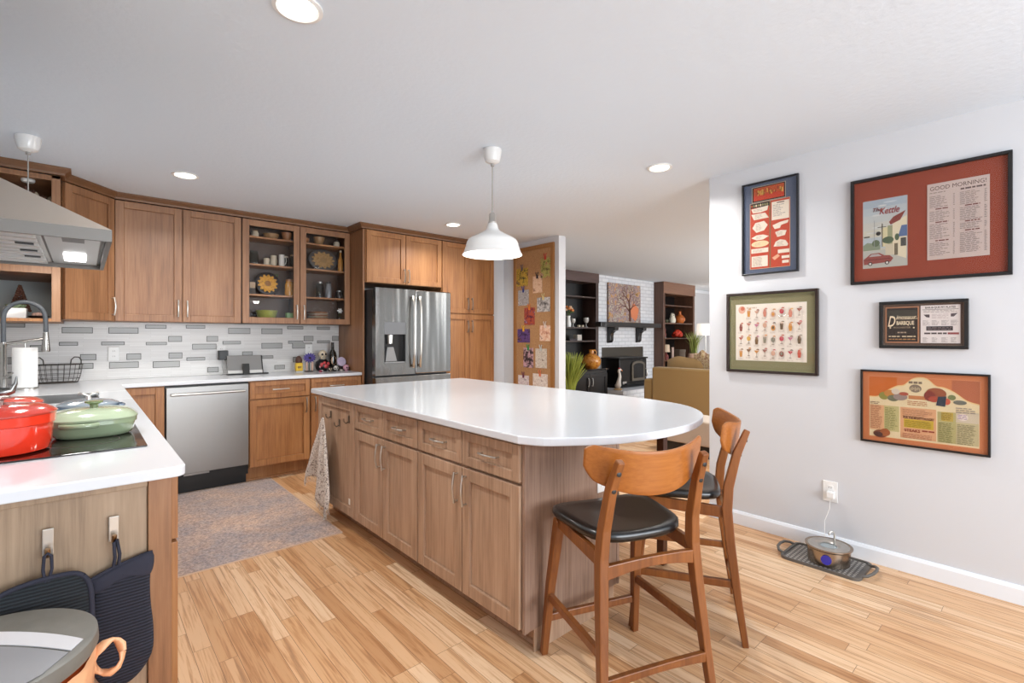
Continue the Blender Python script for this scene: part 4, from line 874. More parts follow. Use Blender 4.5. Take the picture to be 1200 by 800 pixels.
# ================================================================== near left counter
T = thing('cooktop', 'black glass cooktop set in the near left counter', 'cooktop', (-.13, 2.40, CT+.0003))
mb = MB().prism(rrect(-.30, .292, -.38, .38, .008), 0, .005); mb.build('glass', mat('black_ceramic_glass', '#1a1210', .08, coat=.4), T, bev=.0015)
for x, y, r in ((-.15, -.19, .085), (.13, -.17, .10), (-.13, .18, .10), (.13, .19, .08)):
    MB().lathe([(r, .0052), (r, .0054), (r-.004, .0054), (r-.004, .0052)], (x, y, 0), 40).build('burner_ring', mat('burner_mark', '#4a403c', .3), T)
CK = CT+.0056
def dutch(name, label, loc, r, h, col_, inner, lidh, group, knob, squash=1, n=2, handles=((1, 0),)):
    T = thing(name, label, 'cooking pot', loc, 0, group); E_ = mat('enamel_'+col_.strip('#'), col_, .12, coat=.6)
    mb = MB().lathe([(0, 0), (r*.80, 0), (r*.88, .006), (r*.93, h*.3), (r*.965, h*.74), (r*1.0, h*.76), (r*1.005, h), (r*.95, h), (r*.93, h*.8)], (0, 0, 0), 56, 0, n=n); mb.build('body', E_, T)
    for hx, hy in handles:
        d = V((hx, hy, 0)).normalized(); a = V((-d.y, d.x, 0)); z = V((0, 0, h*.82))
        mb = MB().tube([d*r*.96+a*r*.42+z, d*r*1.10+a*r*.36+z, d*r*1.19+a*r*.16+z, d*r*1.19-a*r*.16+z, d*r*1.10-a*r*.36+z, d*r*.96-a*r*.42+z], r*.07, 8, flat=.7); mb.build('handle', E_, T)
    L_ = mat('lid_'+inner.strip('#'), inner, .15, coat=.6)
    l = MB().lathe([(r*1.02, h+.001), (r*1.025, h+.006), (r*.985, h+.011), (r*.93, h+lidh*.48), (r*.80, h+lidh*.76), (r*.5, h+lidh*.94), (r*.25, h+lidh), (0, h+lidh)], (0, 0, 0), 56, 0, n=n).build('lid', L_, T)
    if knob:
        k = MB().lathe([(0, h+lidh), (.012, h+lidh), (.013, h+lidh+.010), (.026, h+lidh+.017), (.027, h+lidh+.023), (0, h+lidh+.025)], (0, 0, 0), 24); k.build('knob', mat('knob_'+knob.strip('#'), knob, .25, coat=.4, metal=.8 if knob == '#b9b8b4' else 0), l)
    return T
G = 'enamelled pots by the cooktop'
dutch('dutch_oven', 'red enamelled pot at the front of the cooktop, cut by the left edge', (-.198, 2.19, CK), .132, .118, '#d8331c', '#b23a30', .034, G, '#b9b8b4', handles=((-1, .2),))
dutch('dutch_oven', 'red enamelled pot at the back of the cooktop behind the front red pot', (-.215, 2.64, CK), .098, .105, '#d8331c', '#bd4d3f', .028, G, None, handles=((-1, .2),))
dutch('braiser', 'sage green squarish enamelled braiser on the cooktop', (.030, 2.38, CK), .126, .062, '#8a9a7c', '#9fad92', .038, G, '#75835f', n=2.8, handles=((-.35, -1), (.35, 1)))
T = dutch('braiser', 'blue grey low pot with a steel knob behind the green braiser', (.018, 2.98, CT+.0005), .108, .052, '#6d7f92', '#93a0aa', .026, G, None, handles=((1, .1), (-1, -.1)))
lid = [c for c in T.children if c.name.startswith('lid')][0]
mb = MB().lathe([(0, .078), (.012, .078), (.010, .092), (0, .094)], (0, 0, 0), 16)
for s_ in (-1, 1): mb.tube([(0, 0, .092), (s_*.016, 0, .100), (s_*.034, 0, .106), (s_*.036, .006, .100), (s_*.012, .01, .094)], .0055, 8)
mb.build('winged_knob', CHROME, lid)
T = thing('ladle', 'small steel ladle resting on the rear red pot lid', 'ladle', (-.215, 2.64, CK+.138)); o = V((-.215, 2.64, CK+.138))
mb = MB().tube([(-.055, 0, .004), (-.04, 0, .010), (-.015, 0, .012), (.012, -.002, .020), (.022, -.002, .045), (.025, -.002, .072)], [.010, .018, .021, .014, .006, .002], 12); mb.build('bowl', mat('ladle_steel', '#8f8f8d', .25, 1), T)
mb = MB().tube([(-.055, 0, .004), (-.09, .01, .016), (-.12, .02, .02)], [.006, .010, .008], 8); mb.build('handle', mat('ladle_wood', '#b07c4a', .5), T)
# sink, faucet
T = thing('sink', 'stainless steel sink sunk in the left counter behind the pots', 'sink', ((SX0+SX1)/2, (SY0+SY1)/2, .70)); o = T.location
mb = MB(); x0, x1, y0, y1, zb = SX0+.002, SX1-.002, SY0+.002, SY1-.002, .71
mb.box(x0, x1, y0, y1, zb, zb+.004).box(x0, x0+.004, y0, y1, zb, CT-.001).box(x1-.004, x1, y0, y1, zb, CT-.001).box(x0, x1, y0, y0+.004, zb, CT-.001).box(x0, x1, y1-.004, y1, zb, CT-.001)
mb.build('basin', STEELX, T, o)
mb = MB().lathe([(0, zb+.0045), (.04, zb+.0045), (.042, zb+.007), (0, zb+.0075)], (-.2, 3.95, 0), 20); mb.build('drain', CHROME, T, o)
FX, FY = -.386, 4.52
T = thing('faucet', 'tall steel pull-down faucet with a dark hose arch at the sink', 'faucet', (FX, FY, CT+.0005)); FM = mat('faucet_steel', '#9d9b97', .25, 1)
MB().lathe([(0, 0), (.028, 0), (.028, .012), (.019, .02), (.017, .30), (.02, .305), (.02, .33), (0, .33)], (0, 0, 0), 24).build('column', FM, T)
pts = [(0, 0, .33), (.0, 0, .40)]+[(.098-.098*math.cos(R(a)), -.0, .49+.105*math.sin(R(a))) for a in range(0, 181, 15)]+[(.198, 0, .43), (.198, 0, .39)]
MB().tube(pts, .013, 12).build('hose_arch', mat('dark_hose', '#3f444a', .45), T)
MB().lathe([(0, .395), (.014, .395), (.016, .36), (.024, .275), (.022, .265), (0, .265)], (.198, 0, 0), 20).build('spray_head', FM, T)
MB().tube([(.0, 0, .315), (.10, 0, .335), (.198, 0, .352)], .0105, 10).build('support_arm', FM, T)
MB().tube([(0, -.02, .10), (.02, -.06, .11), (.05, -.11, .135)], [.009, .008, .006], 8).build('lever', FM, T)
T = thing('paper_towel_holder', 'white paper towel roll on a holder behind the faucet', 'paper towel', (-.305, 4.80, CT+.0005))
MB().lathe([(0, 0), (.07, 0), (.07, .008), (0, .010)], (0, 0, 0), 30).build('base', CHROME, T)
MB().lathe([(.02, .012), (.064, .012), (.065, .02), (.065, .285), (.064, .29), (.02, .29)], (0, 0, 0), 36).build('roll', mat('soft_paper', '#f1f1f0', .95), T)
mb = MB().tube([(0, 0, .01), (0, 0, .325)], .005, 8); mb.build('rod', CHROME, T); MB().sphere((0, 0, .332), .011).build('finial', WHITE, T)
T = thing('wire_basket', 'dark wire basket with two loop handles on the corner counter', 'basket', (-.15, 5.235, CT+.0005)); WM = mat('dark_wire', '#4f4a45', .5, .6)
mb = MB()
def ov(k, z): return [(.148*k*math.cos(R(a)), .095*k*math.sin(R(a)), z) for a in range(0, 361, 12)]
for k, z, r in ((.80, .004, .003), (.88, .035, .0016), (.93, .07, .0016), (.97, .105, .0016), (1, .145, .0035)): mb.tube(ov(k, z), r, 5, caps=False)
mb.build('hoops', WM, T)
mb = MB()
for a in range(0, 360, 15):
    mb.tube([(.148*k*math.cos(R(a)), .095*k*math.sin(R(a)), z) for k, z in ((.80, .004), (.88, .035), (.93, .07), (1, .145))], .0015, 5)
for y in (-.06, -.03, 0, .03, .06): w_ = .118*math.sqrt(1-(y/.078)**2) if abs(y) < .078 else 0; mb.tube([(-w_, y, .003), (w_, y, .003)], .0015, 5)
mb.build('wires', WM, T)
for s_ in (-1, 1):
    mb = MB().tube([(s_*.145, -.035, .145), (s_*.15, -.03, .185), (s_*.147, -.012, .205), (s_*.147, .012, .205), (s_*.15, .03, .185), (s_*.145, .035, .145)] if False else [(s_*.075, -.082, .145), (s_*.08, -.085, .185), (s_*.098, -.08, .205), (s_*.125, -.06, .202), (s_*.138, -.045, .18), (s_*.138, -.036, .145)], .004, 8); mb.build('handle', WM, T)

# hooks, mitts and bin in front of the end panel
YE = 1.687
for x, lab in ((-.066, 'steel hook on the left cabinet end holding the pot holder'), (.062, 'steel hook on the left cabinet end holding the oven mitt')):
    T = thing('wall_hook', lab, 'hook', (x, YE-.001, .78))
    MB().box(-.011, .011, -.004, 0, -.02, .047).build('plate', CHROME, T, bev=.002)
    MB().tube([(0, -.004, -.008), (0, -.018, -.016), (0, -.024, -.008), (0, -.026, .004)], .0055, 8).build('hook', mat('copper_tip', '#a98a68', .3, 1), T)
NAVY = stripes('ribbed_navy_silicone', '#14161f', '#2b2d3a', .0085); NAVYP = mat('navy_cotton', '#2a2b38', .9); BLKR = stripes('ribbed_black_silicone', '#101418', '#262c31', .0085)
def pad(fn_out, depth, name, m, T, puff=.012):
    """a stuffed flat shape: outline polygon in x,z with rounded thickness"""
    n = len(fn_out); cx_ = sum(p[0] for p in fn_out)/n; cz_ = sum(p[1] for p in fn_out)/n; vs_ = []; fs = []
    rings = [(1, 0), (1.0, -.35), (.94, -.75), (.75, -1), (.4, -1.05), (.02, -1.08)]
    for k, d in rings:
        for x, z in fn_out: vs_.append((cx_+(x-cx_)*k, d*depth, cz_+(z-cz_)*k))
    for i in range(len(rings)-1):
        for j in range(n): fs.append((i*n+j, i*n+(j+1) % n, (i+1)*n+(j+1) % n, (i+1)*n+j))
    fs.append(tuple(range(n)))
    mb = MB().add(vs_, fs, 0, True); return mb.build(name, m, T)
T = thing('pot_holder', 'black ribbed pot holder hanging from the left hook behind the bin', 'pot holder', (-.1, YE-.028, .5))
out = catmull([(.10, .20), (.113, .17), (.117, .10), (.112, .02), (.06, -.01), (-.08, -.02), (-.14, .02), (-.135, .13), (-.09, .175), (-.03, .205), (.03, .214), (.08, .212), (.10, .20)], 4)[:-1]
pad(out, .011, 'pad', BLKR, T)
MB().tube([(x, -.006, z) for x, z in out]+[(out[0][0], -.006, out[0][1])], .006, 8, caps=False).build('piping', NAVYP, T)
MB().tube([(.030, -.006, .205), (.026, -.003, .235), (.028, -.002, .268), (.035, -.002, .274), (.041, -.001, .266), (.042, -.003, .235), (.036, -.006, .205)], .0035, 6).build('loop', NAVYP, T)
T = thing('oven_mitt', 'dark navy ribbed oven mitt hanging from the right hook', 'oven mitt', (.075, YE-.006, .37))
out = catmull([(-.060, .30), (-.052, .27), (-.058, .20), (-.062, .10), (-.045, .03), (-.005, .0), (.035, .012), (.068, .06), (.072, .13), (.066, .20), (.064, .265), (.066, .335), (.02, .325), (-.02, .312), (-.060, .30)], 4)[:-1]
pad(out, .014, 'mitt', NAVY, T)
cuff = catmull([(-.064, .303), (-.056, .265), (-.01, .283), (.03, .288), (.066, .282), (.070, .340), (.02, .334), (-.02, .320), (-.064, .303)], 4)[:-1]
o_ = pad(cuff, .0175, 'cuff', NAVYP, T)
MB().tube([(x, -.008, z) for x, z in ((-.062, .305), (-.02, .322), (.02, .332), (.07, .342))], .0045, 8).build('hem', NAVYP, T)
MB().tube([(-.015, -.008, .322), (-.012, -.02, .352), (-.014, -.026, .395), (-.008, -.027, .402), (-.002, -.020, .36), (-.004, -.008, .325)], .004, 6).build('loop', NAVYP, T)
T = thing('trash_bin', 'orange bin with grey lid and orange bag in front of the left cabinet end', 'bin', (-.165, 1.43, 0))
ORG = mat('orange_bin_plastic', '#e2622a', .4); BAG = mat('pale_orange_bag', '#e0a87e', .35)
MB().lathe([(0, 0), (.150, 0), (.155, .01), (.178, .60), (.178, .612), (0, .612)], (0, 0, 0), 48).build('body', ORG, T)
mb = MB(); nA = 72
vs_ = []; prof = [(.1795, .48), (.181, .52), (.184, .575), (.187, .607), (.182, .618)]
for r_, z_ in prof:
    for j in range(nA):
        a = 2*math.pi*j/nA; w_ = .002*math.sin(9*a)+.0015*math.sin(23*a); low = .03*math.sin(3*a+1) if z_ < .5 else 0
        vs_.append(((r_+max(w_, -.001))*math.cos(a), (r_+max(w_, -.001))*math.sin(a), z_+low))
mb.add(vs_, [(i*nA+j, i*nA+(j+1) % nA, (i+1)*nA+(j+1) % nA, (i+1)*nA+j) for i in range(len(prof)-1) for j in range(nA)], 0, True); bg = mb.build('bag', BAG, T)
mb = MB(); a = R(5); c = V((.186*math.cos(a), .186*math.sin(a), .585)); d = V((math.cos(a), math.sin(a), 0)); t_ = V((-d.y, d.x, 0))
lp = [c+d*(.022+.027*math.cos(R(k)))+t_*(.010*math.sin(R(2*k)))+V((0, 0, .036*math.sin(R(k))-.010)) for k in range(0, 361, 24)]
mb.tube(lp, [.013+.004*math.sin(k*1.7) for k in range(len(lp))], 8, caps=False, flat=.45); mb.build('bag_knot', BAG, bg)
LID = mat('grey_lid_plastic', '#6f6d67', .5, vary=.25, vscale=25)
l = MB().lathe([(0, .632), (.188, .632), (.192, .640), (.190, .664), (.184, .668), (0, .669)], (0, 0, 0), 56).build('lid', [LID], T)
# pale band and lower flap across the lid
def lidpt(t, n): k = .70711; return (k*t+k*n, -k*t+k*n)
band = [lidpt(t/100, .088-.75*((t-2)/100)**2) for t in range(-16, 17, 2)]+[lidpt(t/100, .045-.5*((t-4)/100)**2) for t in range(17, -19, -2)]
MB().ext([(x, y, .6692) for x, y in band], (0, 0, .002)).build('pale_band', mat('pale_grey_band', '#cfcfd2', .4), l)
flap = [lidpt(t/100, .040-.5*((t-4)/100)**2) for t in range(17, -19, -2)]+[lidpt(.185*math.cos(R(a)), .185*math.sin(R(a))) for a in range(190, 352, 8)]
MB().ext([(x, y, .6692) for x, y in flap], (0, 0, .0012)).build('hinged_flap', mat('blue_grey_flap', '#8b8c90', .4), l)
# ================================================================== dishes in the glass cabinet
def turned(name, label, cat, prof, m, loc, group=None, seg=24, n=2, sx=1, sy=1, extra=()):
    """a turned vessel; extra = (part name, profile, material)"""
    if not extra:
        mb = MB().lathe(prof, (0, 0, 0), seg, 0, sx, sy, n=n); return single(name, label, cat, mb, m, loc, 0, group)
    T = thing(name, label, cat, loc, 0, group)
    MB().lathe(prof, (0, 0, 0), seg, 0, sx, sy, n=n).build('body', m, T)
    for pn, pp, pm in extra: MB().lathe(pp, (0, 0, 0), seg, 0, sx, sy, n=n).build(pn, pm, T)
    return T
def jarp(r, h, neck=.75): return [(0, 0), (r*.95, 0), (r, h*.06), (r, h*.66), (r*neck, h*.80), (r*neck, h*.86), (0, h*.86)]
def lidp(r, h, neck=.8): return [(0, h*.865), (r*neck, h*.865), (r*neck, h*.96), (r*.3, h), (0, h)]
def bowlp(r, h): return [(0, 0), (r*.45, 0), (r*.55, h*.05), (r*.85, h*.5), (r, h), (r*.96, h), (r*.8, h*.5), (r*.4, h*.12), (0, h*.1)]
def platep(r): return [(0, 0), (r*.6, 0), (r*.7, .006), (r, .018), (r*.99, .021), (r*.68, .011), (0, .006)]
GJ = glassmat('jar_glass', '#cfd2cc', .25, .05)
CER = mat('terracotta_ceramic', '#a8724a', .45, vary=.2); CRM = mat('cream_ceramic', '#c9bba3', .4); TAN = mat('tan_ceramic', '#a67f56', .45); DKC = mat('dark_ceramic', '#2b211d', .35)
z0, z1, z2, z3 = ZU+.0185, SHELF[0]+.0005, SHELF[1]+.0005, SHELF[2]+.0005
g1 = 'crockery on the cabinet shelves'
turned('jar', 'small pale ceramic jar at the left end of the top shelf, left glass door', 'jar', jarp(.032, .075), CRM, (1.255, 5.2, z3), extra=(('lid', lidp(.032, .075), TAN),))
turned('serving_bowl', 'wide shallow tan bowl in the middle of the top shelf behind the left glass door', 'bowl', bowlp(.075, .06), TAN, (1.405, 5.22, z3))
turned('bowl', 'round tan patterned bowl at the right end of the top shelf, left glass door', 'bowl', bowlp(.052, .09), CER, (1.548, 5.2, z3))
def mug(label, loc, r, h, m, rz=0, name='mug'):
    T = thing(name, label, name, loc, rz)
    MB().lathe([(0, 0), (r, 0), (r, h), (r*.9, h), (r*.88, .006), (0, .006)], (0, 0, 0), 24).build('cup', m, T)
    MB().tube([(r*.95, 0, h*.8), (r*1.5, 0, h*.78), (r*1.65, 0, h*.5), (r*1.4, 0, h*.25), (r*.95, 0, h*.2)], r*.12, 6).build('handle', m, T)
turned('glass_jar', 'large clear glass jar at the left end of the second shelf, left glass door', 'jar', jarp(.042, .14), GJ, (1.245, 5.2, z2), extra=(('lid', lidp(.042, .14), GJ),))
mug('small white mug beside the large clear jar, left glass door', (1.355, 5.19, z2), .026, .075, CRM)
mug('white mug in the middle of the second shelf behind the left glass door', (1.425, 5.21, z2), .03, .11, CRM, .6)
mug('tall white mug between the two jars, left glass door', (1.487, 5.16, z2), .026, .12, mat('white_ceramic', '#d6d2ca', .35), -.4)
turned('glass_jar', 'small clear jar with pale lid second from the right, left glass door', 'jar', jarp(.027, .12), GJ, (1.540, 5.21, z2), extra=(('lid', lidp(.027, .12), CRM),))
turned('glass_jar', 'clear jar at the right end of the second shelf, left glass door', 'jar', jarp(.026, .135), GJ, (1.59, 5.16, z2), extra=(('lid', lidp(.026, .135), TAN),))
def stand_plate(label, loc, rx, rz_, rim, mid, flower):
    T = thing('plate', label, 'plate', loc, 0); c = V((0, 0, rz_))
    k = R(10)
    def tp(x, z, d): return (x, z*math.sin(k)-d*math.cos(k)+.0, z*math.cos(k)+d*math.sin(k)+rz_)
    mb = MB(); n = 40
    rings = [(1, .012), (1.0, .016), (.72, .006), (0, .005)]; vs_ = [tp(rx*q*math.cos(2*math.pi*j/n), rz_*q*math.sin(2*math.pi*j/n), d) for q, d in rings for j in range(n)]
    mb.add(vs_, [(i*n+j, i*n+(j+1) % n, (i+1)*n+(j+1) % n, (i+1)*n+j) for i in range(3) for j in range(n)], 0, True)
    mb.add([tp(rx*q*math.cos(2*math.pi*j/n), rz_*q*math.sin(2*math.pi*j/n), d) for q, d in ((1, .012), (.6, -.004), (0, -.004)) for j in range(n)], [(i*n+(j+1) % n, i*n+j, (i+1)*n+j, (i+1)*n+(j+1) % n) for i in range(2) for j in range(n)], 0, True)
    mb.build('dish', rim, T)
    mb = MB(); m_ = 26
    pts = [(rx*.72*(1+.13*math.cos(13*2*math.pi*j/(m_*4)))*math.cos(2*math.pi*j/(m_*4)), rz_*.72*(1+.13*math.cos(13*2*math.pi*j/(m_*4)))*math.sin(2*math.pi*j/(m_*4))) for j in range(m_*4)]
    mb.face([tp(x, z, .0195) for x, z in pts][::-1], 0)
    mb.face([tp(rx*.25*math.cos(2*math.pi*j/20), rz_*.25*math.sin(2*math.pi*j/20), .0200) for j in range(20)][::-1], 1)
    mb.build('flower_decoration', [flower, mid], T)
YEL = speckle('sunflower_glaze', ['#8f5a12', '#c98d1c', '#dca52e', '#b87718'], 70, .35)
OCH = speckle('ochre_glaze', ['#7d5a35', '#a8834f', '#b99460', '#8f6a3f'], 70, .4)
stand_plate('dark round plate with a yellow sunflower standing behind the left glass door', (1.375, 5.235, z1), .117, .117, DKC, mat('plate_centre_brown', '#8a5a1a', .4), YEL)
stand_plate('large oval platter with tan flower pattern standing behind the right glass door', (1.925, 5.245, z2), .152, .118, mat('grey_rim_ceramic', '#57504c', .35), mat('plate_centre_tan', '#9a7a4f', .4), OCH)
turned('glass_jar', 'amber glass jar with a brown lid on the third shelf, left glass door', 'jar', jarp(.043, .175), mat('amber_jar', '#b9832f', .15, coat=.4, vary=.3, vscale=30), (1.566, 5.18, z1), extra=(('lid', lidp(.043, .175), CER),))
T = thing('sprig', 'small green sprig in a dark vase behind the sunflower plate', 'sprig', (1.47, 5.305, z1)); mb = MB()
MB().lathe([(0, 0), (.018, 0), (.022, .08), (.012, .15), (0, .15)], (0, 0, 0), 14).build('vase', DKC, T)
for i in range(14): a = i*2.4; mb.tube([(0, 0, .148), (.012*math.cos(a), .008*math.sin(a), .20), (.026*math.cos(a), .014*math.sin(a), .225+.012*math.sin(i*3))], [.001, .006, .001], 5, flat=.4)
mb.build('leaves', mat('sprig_green', '#5d6f3a', .6), T)
for i, (zz, c, lab) in enumerate(((0, '#3d352f', 'dark small box at the bottom of the pair beside the sunflower plate'), (.058, '#a58a6b', 'tan small box on top of the dark one beside the sunflower plate'))):
    mb = MB().box(-.024, .024, -.05, .05, 0, .055).box(-.0245, .0245, -.0505, -.0499, .02, .036); single('box', lab, 'box', mb, mat('box_'+c.strip('#'), c, .6), (1.212, 5.16, z1+zz), bev=.003)
turned('serving_bowl', 'wide green and yellow bowl on the bottom shelf behind the left glass door', 'bowl', bowlp(.10, .115), mat('green_yellow_glaze', '#8f9142', .3, vary=.5, vscale=18), (1.36, 5.2, z0))
single('tin', 'small green tin on the bottom shelf at the right, left glass door', 'tin', MB().prism(rrect(-.034, .034, -.03, .03, .008), 0, .092).prism(rrect(-.035, .035, -.031, .031, .008), .078, .096), mat('green_tin', '#6f8f5a', .4), (1.565, 5.17, z0))
turned('bowl', 'ribbed tan bowl at the left end of the top shelf, right glass door', 'bowl', [(0, 0), (.03, 0), (.05, .03), (.047, .032), (.05, .06), (.045, .06), (.03, .04), (0, .04)], CER, (1.72, 5.2, z3))
turned('bowl', 'round tan bowl second on the top shelf, right glass door', 'bowl', bowlp(.058, .088), TAN, (1.87, 5.2, z3))
turned('jar', 'small white lidded jar on the top shelf at the right, right glass door', 'jar', jarp(.032, .07), CRM, (2.05, 5.18, z3), extra=(('lid', lidp(.032, .07), DKC),))
turned('bottle', 'amber bottle beside the oval platter, right glass door', 'bottle', [(0, 0), (.027, 0), (.028, .01), (.028, .13), (.011, .165), (.011, .21), (0, .21)], mat('amber_bottle', '#b98038', .2, coat=.3), (2.09, 5.17, z2), extra=(('cap', [(0, .2105), (.013, .2105), (.013, .232), (0, .233)], CRM),))
turned('jar', 'dark jar with a pale lid at the left of the third shelf, right glass door', 'jar', jarp(.03, .155), DKC, (1.70, 5.18, z1), extra=(('lid', lidp(.03, .155), CRM),))
turned('glass_jar', 'tall clear jar in the middle of the third shelf, right glass door', 'jar', jarp(.038, .175), GJ, (1.875, 5.19, z1), extra=(('lid', lidp(.038, .175), mat('steel_lid', '#a5a3a0', .3, .9)),))
turned('glass_jar', 'grey jar right of the tall clear jar, right glass door', 'jar', jarp(.03, .18), mat('smoky_jar', '#77787c', .15, coat=.4), (1.965, 5.18, z1), extra=(('lid', lidp(.03, .18), DKC),))
turned('jar', 'squat dark jar at the right of the third shelf, right glass door', 'jar', jarp(.036, .09), DKC, (2.075, 5.17, z1), extra=(('lid', lidp(.036, .09), mat('steel_lid', '#a5a3a0', .3, .9)),))
for i in range(7):
    single('plate', ['dinner plate in the stack on the bottom shelf, right glass door', 'topmost dinner plate of the stack on the bottom shelf, right glass door', 'lowest dinner plate of the stack on the bottom shelf, right glass door'][0 if 0 < i < 6 else (1 if i == 6 else 2)], 'plate',
           MB().lathe(platep(.105), (0, 0, 0), 36), (CRM if i % 2 else CER), (1.865, 5.215, z0+i*.016), group='stacked dinner plates')
T = thing('artificial_flower', 'white flower standing at the right end of the bottom shelf, right glass door', 'flower', (2.075, 5.16, z0)); mb = MB()
MB().lathe([(0, 0), (.02, 0), (.024, .05), (.014, .07), (0, .07)], (0, 0, 0), 16).build('pot', DKC, T)
MB().tube([(0, 0, .068), (0, -.005, .13)], .002, 5).build('stem', mat('sprig_green', '#5d6f3a', .6), T)
for i in range(6): a = R(60*i); mb.tube([(0, -.006, .135), (.018*math.cos(a), -.014, .135+.018*math.sin(a)), (.032*math.cos(a), -.010, .135+.032*math.sin(a))], [.002, .012, .002], 6, flat=.4)
mb.build('petals', mat('white_petals', '#d9d6d2', .7), T)

# ---- open cabinet above the sink
T = thing('decorative_tree', 'small brown cone tree on the lower shelf behind the hood', 'decoration', (-.345, 5.02, ZU+.0005))
MB().lathe([(0, 0), (.035, 0), (.04, .06), (0, .06)], (0, 0, 0), 18).build('base', mat('white_ceramic', '#d6d2ca', .35), T)
mb = MB()
for i in range(120):
    h = i/120; a = i*2.39996; r = .048*(1-h)+.004; mb.sphere((r*math.cos(a), r*math.sin(a), .065+.185*h), .010-.004*h, 0, 6)
mb.build('cone', mat('dried_brown', '#5d3a2c', .8), T)
T = thing('planter', 'white square planter with low greenery on the lower shelf above the sink', 'planter', (-.345, 4.72, ZU+.0005))
MB().box(-.055, .055, -.05, .05, 0, .07).build('pot', WHITE, T, bev=.004)
mb = MB()
for i in range(40): a = i*2.4; r = .042*math.sqrt(i/40); mb.tube([(r*math.cos(a), r*math.sin(a), .068), (r*1.2*math.cos(a+.4), r*1.1*math.sin(a+.4), .085), (r*1.35*math.cos(a+.9), r*1.15*math.sin(a+.9), .095)], [.002, .006, .001], 5, flat=.5)
mb.build('plants', mat('succulent_green', '#6f7f62', .7), T)
T = thing('dish', 'dark shallow dish holding pale pink shells beside the planter', 'dish', (-.235, 4.80, ZU+.0005))
MB().lathe(bowlp(.058, .022), (0, 0, 0), 28).build('bowl', DKC, T)
mb = MB()
for x, y, r in ((-.02, .01, .018), (.012, -.012, .016), (.02, .016, .015), (-.004, .0, .02)): mb.sphere((x, y, .02+r*.6), r, 0, 10, sz=.8)
mb.build('shells', mat('shell_pink', '#d3aa9a', .5), T)
T = thing('dried_bouquet', 'dried flowers and dark leaves in a vase on the upper shelf behind the hood', 'bouquet', (-.225, 4.79, 1.8005))
MB().lathe([(0, 0), (.04, 0), (.055, .12), (.03, .24), (.035, .27), (.028, .27), (0, .2)], (0, 0, 0), 24).build('vase', CRM, T)
mb = MB(); mb2 = MB()
for i in range(26):
    a = i*2.4; r = .02+.07*random.random(); h = .40+.13*random.random(); mb.tube([(0, 0, .22), (r*.5*math.cos(a), r*.5*math.sin(a), .36), (r*math.cos(a), r*math.sin(a), h)], .0014, 4)
    mb2.tube([(r*math.cos(a), r*math.sin(a), h-.02), (r*1.2*math.cos(a), r*1.1*math.sin(a), h+.01), (r*1.3*math.cos(a), r*1.15*math.sin(a), h+.03)], [.003, .014, .002], 6, flat=.5, m=0 if i % 3 else 1)
mb.build('stems', DKC, T); mb2.build('flower_heads', [mat('dried_brown', '#5d3a2c', .8), mat('dried_cream', '#b9ab97', .8)], T)
single('puck_light', 'white round puck light under the top of the open cabinet behind the hood', 'light', MB().lathe([(0, 0), (.03, 0), (.036, .008), (.036, .022), (0, .022)], (0, 0, 0), 28), WHITE, (-.285, 4.72, ZT-.0425))

# ================================================================== back counter
YC = CT+.0005
T = thing('tablet', 'grey tablet leaning on a stand on the back counter', 'tablet', (1.175, 5.245, YC)); GR = mat('grey_tablet', '#7b7a79', .4, .3)
mb = MB().obox((-.15, -.035, .012), (.30, 0, 0), (0, .055, .172), (0, .008, -.0025)); mb.build('back_cover', GR, T, bev=.004)
mb = MB().obox((-.15, -.0355, .0125), (.30, 0, 0), (0, .009, .028), (0, -.0025, .0008)); mb.build('lower_strip', mat('light_grey_strip', '#c0bfbd', .4), T)
mb = MB().box(-.155, .155, -.06, .04, 0, .006).obox((-.03, -.062, .004), (.06, 0, 0), (0, .028, .10), (0, -.006, .0015)).obox((.148, -.04, .004), (.01, 0, 0), (0, .056, .178), (0, .01, -.003)).box(.155, .20, -.055, -.035, 0, .012); mb.build('stand', BLACK, T, bev=.002)
T = thing('power_adapter', 'black power adapter plugged in above the tablet', 'plug', (1.0, 5.33, 1.13))
mb = MB().box(-.036, .044, -.045, .0130, -.045, .045); mb.build('plug', BLACK, T, bev=.005)
mb = MB().tube([(-.005, -.03, -.044), (-.008, -.035, -.10), (.0, -.06, -.165), (-.02, -.09, -.1845), (-.035, -.10, -.1855)], .0022, 6); mb.build('cord', mat('grey_cord', '#9a9995', .6), T)
# figures and trinkets in front of the refrigerator panel
T = thing('candle_jar', 'yellow square jar at the left end of the trinkets on the back counter', 'jar', (1.665, 5.20, YC))
MB().box(-.032, .032, -.03, .03, .012, .095).build('body', mat('bright_yellow', '#dcb428', .4), T, bev=.006)
MB().box(-.034, .034, -.032, .032, 0, .0115).build('base', mat('clear_base', '#bdbcb8', .2), T)
MB().lathe([(0, .0955), (.03, .0955), (.033, .12), (.026, .15), (.012, .165), (0, .168)], (0, 0, 0), 18).build('top', mat('brown_top', '#4d2f24', .6), T)
mb = MB().box(-.018, -.008, -.0312, -.0302, .04, .062).box(-.003, .006, -.0312, -.0302, .04, .062).box(.011, .017, -.0312, -.0302, .045, .062); mb.build('marking', mat('brown_top', '#4d2f24', .6), T)
T = thing('flower_figurine', 'purple paper flower on a stem with pale drumsticks beside the yellow jar', 'figurine', (1.765, 5.19, YC))
MB().lathe([(0, 0), (.04, 0), (.04, .008), (.008, .012), (0, .012)], (0, 0, 0), 22).build('base', DKC, T)
MB().tube([(0, 0, .01), (0, 0, .13)], .006, 8).build('stem', mat('dark_green_stem', '#2c3a22', .7), T)
mb = MB()
